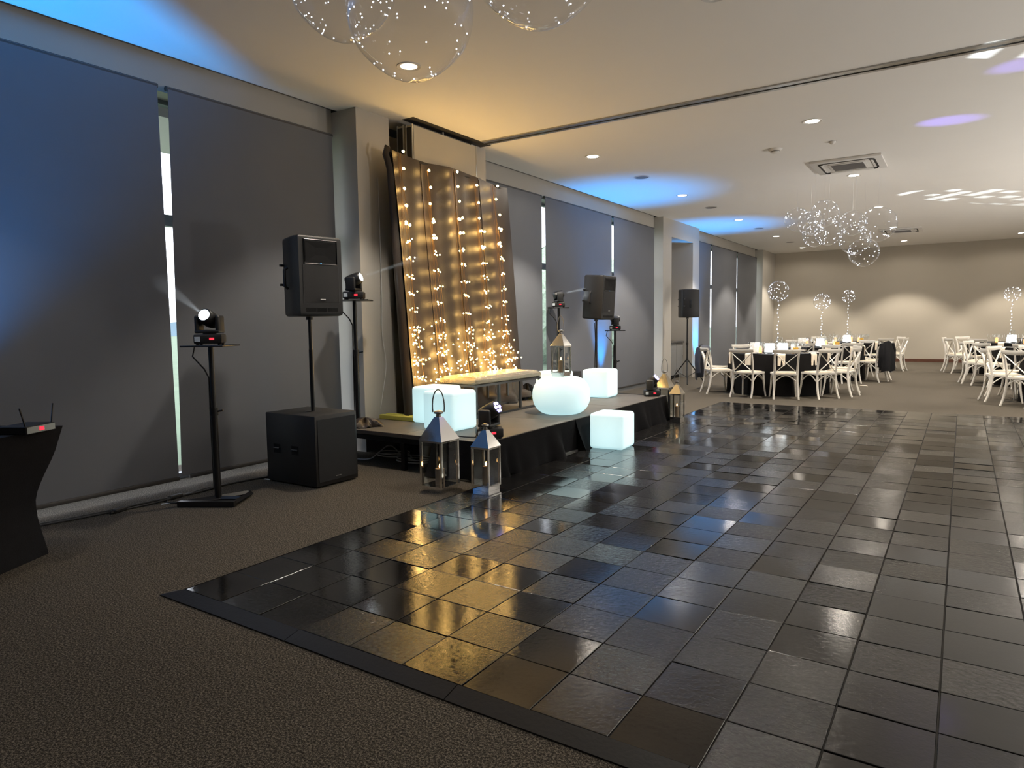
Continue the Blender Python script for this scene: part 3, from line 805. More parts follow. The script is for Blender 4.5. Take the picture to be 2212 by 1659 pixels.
def light_stand(x, y, z0, zp, label, rz=0, feet=True, plate_rz=0):
    t = thing('light_stand', label, 'stand', (x, y, z0), rz); h = zp-z0
    m = MB()
    if feet:
        m.add([(-.26,-.20,.004),(.22,-.20,.004),(.24,.12,.004),(-.08,.16,.004)] and [], [])
        P = [(-.235, -.17), (.215, -.17), (.22, .16), (.14, .18)]
        m.box(-.235, .215, -.19, -.14, .004, .045); m.tube([(-.21, -.15, .024), (.17, .17, .024)], .022, 4); m.tube([(.195, -.15, .024), (.19, .17, .024)], .022, 4); m.tube([(-.2, -.16, .024), (.02, .0, .024), (.19, .0, .024)], .018, 4)
        m.build('base_frame', 'black_metal', t, smooth=False)
    lo = .58*h
    MB().tube([(0, 0, .025), (0, 0, lo)], .026, 12).build('lower_pole', 'black_metal', t)
    MB().tube([(0, 0, lo), (0, 0, h-.012)], .020, 12).build('upper_pole', 'black_metal', t)
    MB().lathe([(.034, 0), (.034, .06)], 12, (0, 0, lo-.03)).build('collar', 'black_metal', t)
    MB().tube([(.03, 0, lo), (.075, 0, lo+.01)], .008, 8).build('clamp_knob', 'black_metal', t)
    o = MB().rbox(-.17, .17, -.15, .15, h-.012, h, .004, 1).build('top_plate', 'black_metal', t); o.rotation_euler.z = plate_rz
    MB().tube([(-.13, 0, h-.012), (-.15, .0, h-.09), (-.06, 0, h-.19), (-.026, 0, h-.26), (-.03, 0, lo), (-.036, .01, .1)], .006, 6).build('cable_run', 'cable_black', t)
    return t
VIEW = math.radians(33)
light_stand(-4.93, 3.20, 0, 1.25, 'black light stand on a triangular foot on the carpet by the blinds', math.radians(30))
h1, d1 = moving_head(-4.93, 3.20, 1.25, math.radians(45), (.42, -.70, .30), 'moving head light on the stand nearest the black draped table')
light_stand(-5.26, 5.06, ZS, 1.65, 'black light stand on the stage beside the pier, cloth round its foot', math.radians(35), feet=False)
h2, d2 = moving_head(-5.26, 5.06, 1.65, math.radians(38), (5.7, 2.3, 1.95), 'moving head light on the stand beside the backdrop')
light_stand(-5.48, 9.74, 0, 1.635, 'black light stand right of the backdrop, behind the table lantern', math.radians(28))
h3, d3 = moving_head(-5.48, 9.74, 1.635, math.radians(28), (5.5, 6.4, 2.0), 'moving head light on the stand between backdrop and stage loudspeaker')
light_stand(-4.88, 10.6, 0, 1.25, 'black light stand right of the stage loudspeaker', math.radians(25))
h4, d4 = moving_head(-4.88, 10.6, 1.25, math.radians(25), (.75, .65, .1), 'switched-off moving head light low on the stand right of the stage loudspeaker', lens='off', sc=.9)
h5, d5 = moving_head(-3.56, 5.03, ZS, math.radians(40), (5.1, .8, 2.9), 'moving head light with violet LEDs on the near stage corner behind the small lantern', lens='ring', sc=1.15)
h6, d6 = moving_head(-3.58, 8.98, ZS, math.radians(30), (3.36, .2, 2.9), 'moving head light with violet LEDs on the far stage corner', lens='ring', sc=1.0)
def head_spot(hx, base, d, target, power, color, ang, blend, kind=None, sc=1.0):
    p = Vector(base) + Vector((0, 0, .205*sc)) + d*.10*sc
    l = spot('beam', None, p, Vector(target)-p if target else d, power, color, ang, blend, .01)
    if kind: gobo(l, kind)
    return l
head_spot(h1, (-4.93, 3.2, 1.25), d1, None, 300, (.85, .93, 1), 12, .4)
head_spot(h2, (-5.26, 5.06, 1.65), d2, (.62, 7.62, H), 5000, (.85, .95, 1), 5, .15, 'bars')
head_spot(h3, (-5.48, 9.74, 1.635), d3, (.75, 16.6, H), 9000, (.85, .95, 1), 9, .1, 'grid')
head_spot(h5, (-3.56, 5.03, ZS), d5, None, 700, (.30, .24, 1), 6, .8, None, 1.15)
head_spot(h6, (-3.58, 8.98, ZS), d6, (-.22, 9.72, H), 800, (.24, .18, 1), 7, .8)
head_spot(h6, (-3.58, 8.98, ZS), d6, (.45, 7.98, H), 800, (.24, .18, 1), 6, .8)

# thin stage haze showing the first hand-span of each white beam
def haze_mat():
    m = bpy.data.materials.new('stage_haze'); m.use_nodes = True; nt = m.node_tree; n = nt.nodes
    for x in list(n): n.remove(x)
    o = n.new('ShaderNodeOutputMaterial'); v = n.new('ShaderNodeVolumeScatter'); v.inputs['Density'].default_value = HAZE
    v.inputs['Anisotropy'].default_value = 0.3
    nt.links.new(v.outputs[0], o.inputs['Volume']); M['stage_haze'] = m
haze_mat()
for base, d, lb in (((-4.93, 3.2, 1.25), d1, 'light stand nearest the draped table'), ((-5.26, 5.06, 1.65), d2, 'light stand beside the backdrop'), ((-5.48, 9.74, 1.635), d3, 'light stand right of the backdrop')):
    p = Vector(base) + Vector((0, 0, .205)) + d*.115
    o = MB().lathe([(.036, 0), (.060, .28), (.085, .62)], 20).build('haze_beam', 'stage_haze')
    o.matrix_world = Matrix.Translation(p) @ d.to_track_quat('Z', 'Y').to_matrix().to_4x4()
    tag(o, 'faint white beam in the haze from the moving head on the '+lb, 'light beam'); o['kind'] = 'stuff'
# LED uplighters throwing blue on wall and ceiling
def uplight(x, y, z, aim, power, label, rz=0, color=(.0, .33, 1.0), ang=62, lens='uplight_lens'):
    t = thing('led_uplight', label, 'uplight', (x, y, z), rz)
    MB().rbox(-.09, .09, -.08, .08, 0, .04, .008, 1).build('foot_plate', 'black_plastic', t)
    for sx in (-1, 1): MB().box(sx*.085-.005, sx*.085+.005, -.02, .02, .04, .16).build('bracket', 'black_metal', t, smooth=False)
    MB().lathe([(.055, .06), (.072, .10), (.072, .20)], 20, capt=False).build('can', 'black_plastic', t)
    MB().lathe([(.001, .185), (.07, .185)], 20, capb=False, capt=False).build('lens', lens, t)
    spot('beam', None, Vector((x, y, z+.215)), aim, power, color, ang, .95, .04)
uplight(-5.40, 1.00, 0, (.0, .36, 1), 800, 'black LED uplight on the carpet behind the draped table, shining blue')
uplight(-5.52, 11.75, 0, (.07, -.02, 1), 650, 'black LED uplight behind the stage loudspeaker, shining blue up the blind')
uplight(-5.40, 16.85, 0, (.05, .03, 1), 650, 'black LED uplight at the foot of the kitchenette pier, shining blue')
# fill lamps added out of view on the right to brighten ceiling and piers
uplight(6.6, 3.2, 0, (-.62, -.05, 1), P_FILL*.9, 'added unseen fill uplight at the near end of the right-hand wall side, shining white', color=(.97, .98, 1), ang=98, lens='downlight_lens')
for _k, _yy in enumerate((7.5, 11.5, 15.5)):
    uplight(6.6, _yy, 0, (-.50, .10, 1), P_FILL, 'added unseen fill uplight on the right-hand wall side, shining warm white, %s from the camera' % ('first', 'second', 'third', 'fourth', 'fifth')[_k], color=(1, .965, .92), ang=140, lens='downlight_lens')

# ------------------------------------------------------------------ draped booth with receiver
bt = thing('draped_table', 'tall table under a black stretch cover at the left edge', 'table', (-4.70, 1.88, 0), math.radians(-62))
def fn(u, v):
    # outline runs round a rectangle, waisted half way up; local x along the front, y back
    k = 1-.05*math.sin(PI*min(1, v*1.25))**1.3*(v < .8) + .27*max(0, v-.45)**1.2
    P = [(0, 0), (1.7, 0), (1.7, .72), (0, .72), (0, 0)]
    s = u*4; i = min(3, int(s)); f = s-i
    x = P[i][0]+(P[i+1][0]-P[i][0])*f; y = P[i][1]+(P[i+1][1]-P[i][1])*f
    cx, cy = .85, .36
    dx, dy = x-cx, y-cy
    ex = math.copysign(max(0, abs(dx)-(1-k)*.65), dx); ey = math.copysign(max(0, abs(dy)-(1-k)*.65), dy)
    return (cx+ex, cy+ey-.72, .79*v)
m = MB().grid(fn, 48, 16); m.add([fn(q/4, 1) for q in range(4)], [(0,1,2,3)])
m.build('stretch_cover', 'black_fabric', bt, ang=60)
MB().box(.02, 1.68, -.70, -.02, .75, .785).build('table_top', 'black_plastic', bt, smooth=False)
rc = thing('wireless_receiver', 'small wireless microphone receiver with red display and two antennas', 'receiver', (-4.56, 1.76, .7905), math.radians(-62))
MB().rbox(-.11, .11, -.09, .09, .0, .045, .004, 1).build('case', 'black_metal', rc)
MB().box(-.105, .105, .0902, .0915, .004, .041).build('front_panel', 'track_metal', rc, smooth=False)
MB().box(-.02, .015, .0917, .093, .012, .034).build('display', 'red_display', rc, smooth=False)
for sx in (-1, 1): MB().tube([(sx*.098, .075, .045), (sx*.125, .07, .155)], .005, 6).build('antenna', 'black_satin', rc)
mx = thing('audio_mixer', 'low black mixer lying on the draped table', 'mixer', (-4.46, 1.33, .7905), math.radians(-62))
MB().rbox(-.17, .17, -.14, .14, 0, .05, .006, 1).build('case', 'black_plastic', mx)
for k in range(6): MB().lathe([(.009, 0), (.007, .016)], 8, (-.13+k*.052, -.03, .051)).build('knob', 'black_satin', mx)

# ------------------------------------------------------------------ cables, small floor things
def cable(name, pts, r, m, label, cat='cable', sub=6):
    P = [Vector(p) for p in pts]; out = []
    for i in range(len(P)-1):
        p0 = P[max(0, i-1)]; p1 = P[i]; p2 = P[i+1]; p3 = P[min(len(P)-1, i+2)]
        for k in range(sub):
            t = k/sub; out.append(.5*((2*p1)+(-p0+p2)*t+(2*p0-5*p1+4*p2-p3)*t*t+(-p0+3*p1-3*p2+p3)*t**3))
    out.append(P[-1]); out = [Vector((q.x, q.y, max(q.z, r*1.02+P[0].z*0))) if P[0].z < .1 else q for q in out]
    return tag(MB().tube(out, r, 6).build(name, m), label, cat)
cable('power_cable', [(-5.45, 2.0, .01), (-5.38, 2.45, .01), (-5.36, 2.9, .01), (-5.32, 3.25, .01), (-5.36, 3.6, .01), (-5.30, 3.95, .01), (-5.24, 4.2, .01)], .009, 'cable_black', 'black power cable running along the foot of the blinds')
cable('power_cable', [(-5.40, 2.05, .01), (-5.33, 2.5, .01), (-5.30, 2.95, .01), (-5.38, 3.4, .01), (-5.33, 3.8, .01)], .007, 'cable_black', 'thinner black cable beside the power cable under the blinds')
cable('power_cable', [(-5.30, 3.95, .012), (-5.28, 3.98, .18), (-5.235, 4.05, .24), (-5.215, 4.1, .2), (-5.25, 4.16, .02), (-5.3, 4.3, .012)], .006, 'cable_black', 'black cable looping up behind the subwoofer')
cable('signal_cable', [(-5.03, 3.05, .008), (-5.12, 3.0, .008), (-5.22, 2.95, .008), (-5.33, 3.02, .008)], .006, 'cable_black', 'short black cable at the foot of the nearest light stand')
for x, y, r, lb in ((-5.31, 2.62, 20, 'black cable connector block on the floor under the near blind'), (-5.33, 3.08, 10, 'small black cable connector left of the near light stand')):
    t = thing('cable_connector', lb, 'connector', (x, y, 0), math.radians(90+r)); MB().rbox(-.06, .06, -.025, .025, 0, .03, .008, 1).build('body', 'cable_black', t); MB().tube([(-.06, 0, .012), (-.085, 0, .012)], .01, 8).build('strain_relief', 'cable_black', t)
for x, y, r, lb in ((-5.42, 2.22, 15, 'small white tape tab on the carpet beside the draped table'), (-5.22, 2.93, 60, 'white paper tag on the cable left of the light stand'), (-5.09, 3.05, 30, 'tiny white cable tag at the light stand foot'), (-5.25, 3.9, 10, 'white cable label beside the subwoofer')):
    t = thing('cable_tag', lb, 'tag', (x, y, .001), math.radians(r)); MB().box(-.03, .03, -.011, .011, 0, .004).build('paper', 'paper_white', t, smooth=False); MB().box(.03, .036, -.009, .009, 0, .003).build('tab', 'paper_white', t, smooth=False)
for k, (cx, cy, r, lb) in enumerate(((-4.55, 5.15, .24, 'white cable coil lying under the stage, nearest the lantern'), (-4.95, 5.25, .20, 'white cable loop under the stage near the subwoofer'), (-4.25, 5.3, .17, 'smaller white cable coil under the stage'))):
    pts = [(cx+r*(1+.12*math.sin(q*.9+k))*math.cos(q*.55), cy+.6*r*math.sin(q*.55), .012+.0022*q) for q in range(26)]
    cable('extension_cable', pts, .006, 'cable_white', lb, sub=3)
cable('extension_cable', [(-5.25, 4.95, .012), (-5.05, 5.0, .02), (-4.95, 5.05, .10), (-4.85, 5.1, .16), (-4.72, 5.15, .05), (-4.6, 5.2, .012)], .006, 'cable_white', 'white cable arching up under the open side of the stage')
cable('pull_cord', [(-5.415, 5.62, 3.0), (-5.41, 5.62, 2.2), (-5.40, 5.61, 1.7), (-5.40, 5.60, 1.3), (-5.385, 5.63, .95), (-5.40, 5.58, .62), (-5.41, 5.55, .46)], .004, 'cable_white', 'thin white cord hanging down the pier beside the backdrop', 'cord')
cable('stage_cable', [(-3.58, 4.95, ZS+.012), (-3.75, 4.90, ZS+.012), (-3.9, 4.93, ZS+.012), (-4.02, 4.95, ZS+.012)], .006, 'cable_black', 'black cable lying on the stage edge by the violet light')
cable('stage_cable', [(-3.70, 9.0, ZS+.012), (-4.2, 9.02, ZS+.012), (-4.8, 9.05, ZS+.012), (-5.3, 9.0, ZS+.012)], .006, 'cable_black', 'black cable along the far end of the stage')
def crumple(name, x, y, z, rx, ry, h, m, label, seed, cat):
    r = random.Random(seed); ph = [r.uniform(0, 6) for _ in range(6)]
    def fn(u, v):
        a = 2*PI*u; q = v
        rr = (1-q)**.5 if False else math.cos(q*PI/2)
        wob = 1+.22*math.sin(3*a+ph[0])+.12*math.sin(7*a+ph[1])
        zz = h*math.sin(q*PI/2)*(1+.35*math.sin(5*a+ph[2]+3*q))*.8 + .02*math.sin(9*a+ph[3])*(1-q)
        return (x+rx*rr*wob*math.cos(a), y+ry*rr*wob*math.sin(a), z+max(0.002, zz))
    return tag(MB().grid(fn, 40, 10).build(name, m, ang=50), label, cat)
crumple('crumpled_cloth', -5.10, 5.00, ZS, .17, .16, .085, 'backdrop_fabric', 'crumpled dark cloth heaped round the light stand foot on the stage', 2, 'cloth')
crumple('crumpled_cloth', -4.96, 7.92, ZS+.002, .10, .12, .20, 'black_fabric', 'black cloth bundle at the far foot of the backdrop', 6, 'cloth')
ac = thing('equipment_case', 'black equipment case on the stage between two glowing cubes', 'case', (-4.80, 8.72, ZS), math.radians(8))
MB().rbox(-.19, .19, -.15, .15, 0, .33, .012, 2).build('body', 'black_plastic', ac); MB().box(-.16, .16, -.1525, -.151, .18, .185).build('trim_line', 'aluminium', ac, smooth=False)
MB().tube([(-.06, 0, .33), (-.06, 0, .36), (.06, 0, .36), (.06, 0, .33)], .008, 6).build('handle', 'black_satin', ac)
sk = thing('paper_roll', 'small cream paper roll lying on the carpet beside the nearest table', 'paper', (-1.66, 15.70, .012), math.radians(-22))
MB().tube([(-.075, 0, 0), (.075, 0, 0)], .011, 10).build('roll', 'napkin_cream', sk); MB().tube([(.02, 0, 0), (.03, 0, 0)], .013, 10).build('band', 'paper_white', sk)

# ------------------------------------------------------------------ kitchenette in the niche
kc = thing('cabinet', 'grey kitchenette cabinet inside the wall niche', 'cabinet', (-6.1, 15.885, 0))
MB().box(-.30, .28, -.71, .71, .08, .86).build('body', 'cabinet_grey', kc, smooth=False)
MB().box(-.28, .24, -.70, .70, 0, .08).build('plinth', 'dark_slot', kc, smooth=False)
for k in range(3):
    a = -.70+k*.47; d = MB().rbox(.281, .30, a+.003, a+.462, .09, .85, .003, 1).build('door', 'cabinet_grey', kc)
    MB().tube([(.315, a+(.40 if k != 1 else .06), .55), (.315, a+(.40 if k != 1 else .06), .75)], .007, 8).build('handle', 'aluminium', d)
wt = thing('worktop', 'dark worktop with upstand on the kitchenette cabinet', 'worktop', (-6.1, 15.885, .8605))
MB().rbox(-.33, .33, -.72, .72, 0, .04, .004, 1).build('slab', 'counter_dark', wt); MB().box(-.34, -.32, -.72, .72, .04, .14).build('upstand', 'counter_dark', wt, smooth=False)
bb = thing('white_tub', 'white plastic tub on the kitchenette worktop', 'tub', (-5.90, 15.40, .901))
MB().lathe([(.06, 0), (.085, .14), (.09, .145), (.08, .14), (.055, .01)], 20, capt=False).build('tub', 'paper_white', bb); MB().lathe([(.088, .145), (.088, .155)], 20).build('rim', 'paper_white', bb)

# ------------------------------------------------------------------ chairs
def make_chair():
    """white cross-back chair; +Y is forward, origin on the floor under the seat"""
    t = thing('cross_back_chair', 'x', 'chair')
    # back legs sweep out behind, continue up as back posts
    for s in (-1, 1):
        pts = [(s*.205, -.275, 0.0), (s*.198, -.235, .10), (s*.190, -.205, .22), (s*.186, -.19, .36), (s*.186, -.188, .46), (s*.188, -.205, .58), (s*.192, -.235, .72), (s*.197, -.275, .83)]
        MB().tube(pts, [.017, .018, .020, .021, .020, .018, .017, .016], 8).build('leg', 'chair_white', t)
        pts = [(s*.225, .235, 0.0), (s*.212, .215, .12), (s*.200, .198, .26), (s*.192, .19, .43)]
        MB().tube(pts, [.014, .016, .018, .020], 8).build('leg', 'chair_white', t)
        # bent brace under the side rail
        pts = [(s*.197, -.19+.375*q/10, .30+.115*math.sin(PI*q/10)) for q in range(11)]
        MB().tube(pts, .0095, 6).build('bent_brace', 'chair_white', t)
        # cross slats
        pts = [(s*.175*(1-2*q/8), -.196-.07*(q/8)**1.5-.012*math.sin(PI*q/8)+s*.006, .475+.315*q/8) for q in range(9)]
        MB().tube(pts, .014, 6, flat=(1, .5)).build('cross_slat', 'chair_white', t)
    for y in (-.197, .197):
        pts = [(-.185+.37*q/10, y, .30+.115*math.sin(PI*q/10)) for q in range(11)]
        MB().tube(pts, .0095, 6).build('bent_brace', 'chair_white', t)
    # seat: rounded trapezoid frame and panel
    def outline(w0, w1, d0, d1, n=8, r=.06):
        out = []
        for cx, cy, a0 in ((w1-r, d1-r, 0), (-w1+r, d1-r, 90), (-w0+r, d0+r, 180), (w0-r, d0+r, 270)):
            for k in range(n+1):
                a = math.radians(a0+90*k/n); out.append((cx+r*math.cos(a), cy+r*math.sin(a)))
        return out
    MB().prism(outline(.205, .225, -.21, .225), .425, .455).build('seat_frame', 'chair_white', t)
    MB().prism(outline(.165, .185, -.165, .19), .4555, .468).build('seat', 'seat_wood', t)
    # top rail: curved and slightly flared
    def fn(u, v):
        x = (u-.5)*2; a = 2*PI*v
        hh = .028+.010*(1-x*x); th = .011
        return (x*.232, -.305 + .035*x*x + th*math.cos(a) - .006*math.sin(a), .838 + .012*x*x + hh*math.sin(a))
    m = MB().grid(fn, 16, 10)
    for u in (0, 1): m.add([fn(u, k/10) for k in range(10)], [tuple(range(10))])
    m.build('top_rail', 'chair_white', t, ang=60)
    return t
proto = make_chair(); proto_used = [False]
def chair(cx, cy, ang, rad, label, turn=0):
    """chair at angle 'ang' (deg) and seat radius 'rad' round a table centre, facing it"""
    o = proto if not proto_used[0] else copy_tree(proto)
    proto_used[0] = True
    a = math.radians(ang)
    rad = max(rad, 1.165)
    o.location = (cx+rad*math.cos(a), cy+rad*math.sin(a), 0)
    o.rotation_euler = (0, 0, a + PI/2 + math.radians(turn)); o['label'] = label; o['group'] = 'white cross-back chairs round the tables'
    return o
TABLES = {'T1': (-2.97, 13.88), 'T2': (-2.75, 17.40), 'T3': (-2.65, 21.0), 'T5': (1.72, 14.0), 'T4': (1.42, 17.5), 'T6': (1.02, 21.0)}
TN = {'T1': 'nearest left table', 'T2': 'middle left table', 'T3': 'farthest left table', 'T5': 'nearest right table', 'T4': 'middle right table', 'T6': 'farthest right table'}
CH = {
 'T1': [(-145, 'side-on at the far left of the nearest left table', 1.10), (-103, 'with its back to the dance floor, front left at nearest left table', 1.13), (-72, 'with its back to the dance floor, front centre at nearest left table', 1.17),
        (-42, 'at the front right corner of the nearest left table', 1.17), (-11, 'side-on at the right end of the nearest left table', 1.05), (24, 'at the rear right of the nearest left table', 1.12),
        (58, 'on the far side of the nearest left table, right one', 1.15), (95, 'on the far side of the nearest left table, left one', 1.15), (178, 'under the navy jacket, left side of the nearest left table', 1.12), (132, 'behind the nearest left table, at its window end', 1.15)],
 'T2': [(-56, 'with its back to us, front right of the middle left table', 1.08), (-20, 'under the black jacket at the middle left table', 1.14), (14, 'at the right rear of the middle left table', 1.12), (55, 'on the far right side of the middle left table', 1.14), (-95, 'directly in front of the middle left table', 1.13), (125, 'on the far left side of the middle left table', 1.14)],
 'T3': [(-9, 'standing out against the far wall, right of the farthest left table', 1.02), (30, 'at the rear right of the farthest left table', 1.14), (-45, 'at the front right of the farthest left table', 1.14), (130, 'at the rear left of the farthest left table', 1.14)],
 'T5': [(-169, 'nearest us at the left side of the nearest right table', 1.10), (-134, 'at the right frame edge, front of the nearest right table', 1.22), (150, 'at the rear left of the nearest right table', 1.12), (118, 'behind the nearest right table', 1.14)],
 'T4': [(-172, 'side-on at the left of the middle right table', 1.16), (-140, 'with its back to us, front left of the middle right table', 1.16), (155, 'at the rear left of the middle right table', 1.14), (-106, 'directly in front of the middle right table', 1.14)],
 'T6': [(-155, 'side-on at the far left of the farthest right table', 1.12), (170, 'at the rear left of the farthest right table', 1.08), (-120, 'in front of the farthest right table', 1.14), (135, 'behind the farthest right table', 1.14)],
}
CHOBJ = {}
for k, lst in CH.items():
    for a, lb, r in lst: CHOBJ[(k, a)] = chair(*TABLES[k], a, r, 'white cross-back chair '+lb)
# coats over chair backs
def coat(ch, m, label, w=.27, drop=.62, low=.0, seed=1):
    r = random.Random(seed); mt = ch.matrix_basis.copy(); ph = [r.uniform(0, 6) for _ in range(4)]
    t = thing('jacket', label, 'jacket', ch.location, ch.rotation_euler.z)
    def shell(u, v):
        a = (u-.5)*2; fl = 1-.25*v
        y = -.31 - .045*(1-a*a) - .05*v*(1+.6*math.sin(a*5+ph[0])) - .03*math.sin(v*3)
        z = .885 - drop*v + .02*math.cos(a*2) - .03*a*a*(1-v) + .03*math.sin(a*4+ph[1])*v
        x = a*w*(.86+.22*math.sin(min(1, v*1.6)*PI/2)) + .012*math.sin(v*7+ph[2])
        return (x, y, z)
    MB().grid(shell, 22, 18).build('back', m, t, ang=80)
    MB().grid(lambda u, v: (((u-.5)*2)*w*.86, -.31+.09*v-.045*(1-((u-.5)*2)**2)*(1-v), .885+.012*math.sin(PI*v)-.10*v*v), 18, 6).build('collar', m, t, ang=80)
    for s in (-1, 1):
        pts = [(s*w*.84, -.32, .84), (s*w*1.02, -.33, .70), (s*w*1.08, -.33, .52), (s*w*1.05, -.31, .34)]
        MB().tube(pts, [.055, .06, .055, .048], 10).build('sleeve', m, t)
coat(CHOBJ[('T1', 178)], 'navy_fabric', 'navy jacket hung over a chair at the left of the nearest left table', .25, .70, seed=3)
coat(CHOBJ[('T2', -20)], 'black_fabric', 'black jacket hung over a chair at the middle left table', .25, .66, seed=5)

# ------------------------------------------------------------------ round tables
def table_mesh():
    R, Ht = .90, .755
    def fn(u, v):
        a = 2*PI*u
        if v < .35: r = R*v/.35; return (r*math.cos(a), r*math.sin(a), Ht)
        k = (v-.35)/.65
        r = R + .012*math.sin(min(1, k*8)*PI/2) + .022*k*(.45+.55*math.sin(a*11+.6*math.sin(a*3))) 
        return (r*math.cos(a), r*math.sin(a), Ht-.012*(k > 0)-(Ht-.02)*k)
    return MB().grid(fn, 132, 20).mesh('tablecloth', 'table_cloth', ang=60)
tm = table_mesh(); ttop = MB().lathe([(.88, .72), (.88, .748)], 40).mesh('tabletop', 'white_plastic'); tleg = MB().tube([(0, 0, 0), (0, 0, .72)], .03, 10).mesh('leg', 'black_metal')
for k, (x, y) in TABLES.items():
    t = thing('round_table', 'round banquet table under a floor-length black cloth, the '+TN[k], 'table', (x, y, 0), random.uniform(0, 1))
    obj('tablecloth', tm, t); obj('tabletop', ttop, t)
    for q in range(4): obj('leg', tleg, t, (.5*math.cos(q*PI/2), .5*math.sin(q*PI/2), 0))
# things on the tables
gl_m = MB().lathe([(.032, 0), (.030, .003), (.005, .008), (.004, .085), (.012, .095), (.033, .125), (.036, .16), (.031, .205)], 14, capt=False).mesh('glass', 'clear_glass')
tb_m = MB().lathe([(.028, 0), (.031, .11)], 14, capt=False).mesh('tumbler', 'clear_glass')
rim_m = MB().tube([(.031*math.cos(a*PI/7), .031*math.sin(a*PI/7), .205) for a in range(14)], .0012, 4, closed=True).mesh('rim', 'clear_glass')
pl_m = MB().lathe([(.06, 0), (.10, .008), (.135, .016), (.135, .018), (.09, .012), (.001, .006)], 24, capt=False).mesh('plate', 'plate_white')
np_m = None
def napkin_mesh():
    def fn(u, v):
        w = .065
        if v < .35: return ((u-.5)*2*w, .17*(1-v/.35)-.0, .004)
        k = (v-.35)/.65; return ((u-.5)*2*w*(1-.05*k), -.012-.004*math.sin(u*9), .004-.22*k)
    m = MB().grid(fn, 6, 12); n = len(m.v); m.v += [(a, b-.004 if c < 0 else b, c+(.004 if c >= 0 else 0)) for a, b, c in m.v]; m.f += [tuple(i+n for i in reversed(f)) for f in m.f]
    return m.mesh('napkin', 'napkin_cream', ang=60)
np_m = napkin_mesh()
vase_m = MB().lathe([(.055, 0), (.055, .30), (.052, .30), (.052, .012)], 20, capt=False).mesh('vase', 'clear_glass')
hur_m = MB().lathe([(.045, 0), (.045, .21)], 18, capt=False).mesh('chimney', 'clear_glass')
amb_m = MB().lathe([(.03, .002), (.03, .10), (.022, .12), (.004, .13)], 14).mesh('candle', 'candle_amber')
jug_m = MB().lathe([(.05, 0), (.062, .04), (.056, .12), (.04, .17), (.046, .20)], 18, capt=False).mesh('jug', 'clear_glass')
jui_m = MB().lathe([(.046, .004), (.058, .04), (.054, .11)], 18).mesh('juice', 'juice_orange')
lamp_sh = MB().add([(-.085,-.085,.0),(.085,-.085,.0),(.085,.085,.0),(-.085,.085,.0),(-.07,-.07,.165),(.07,-.07,.165),(.07,.07,.165),(-.07,.07,.165)], [(0,3,2,1),(4,5,6,7),(0,1,5,4),(1,2,6,5),(2,3,7,6),(3,0,4,7)]).mesh('shade', 'lamp_glow', smooth=False)
lamp_b = MB().box(-.05, .05, -.05, .05, .0, .02).mesh('base', 'chrome', smooth=False)
bot_m = MB().lathe([(.036, 0), (.037, .19), (.014, .235), (.013, .30), (.016, .302), (.016, .315)], 16).mesh('bottle', 'clear_glass')
lab_m = MB().lathe([(.0375, .06), (.0375, .15)], 16, capb=False, capt=False).mesh('bottle_label', 'paper_white')
book_m = MB().box(-.09, .09, -.002, .002, 0, .20).mesh('card', 'paper_white', smooth=False)
ice_m = MB().lathe([(.075, 0), (.10, .18), (.105, .185), (.097, .18), (.07, .01)], 20, capt=False).mesh('bucket', 'chrome')
ZTB = .7565
rg = random.Random(31)
def put(name, label, cat, group, x, y, parts, rz=0, z=ZTB):
    t = thing(name, label, cat, (x, y, z), rz, group)
    for n, me, off in parts: obj(n, me, t, off)
    return t
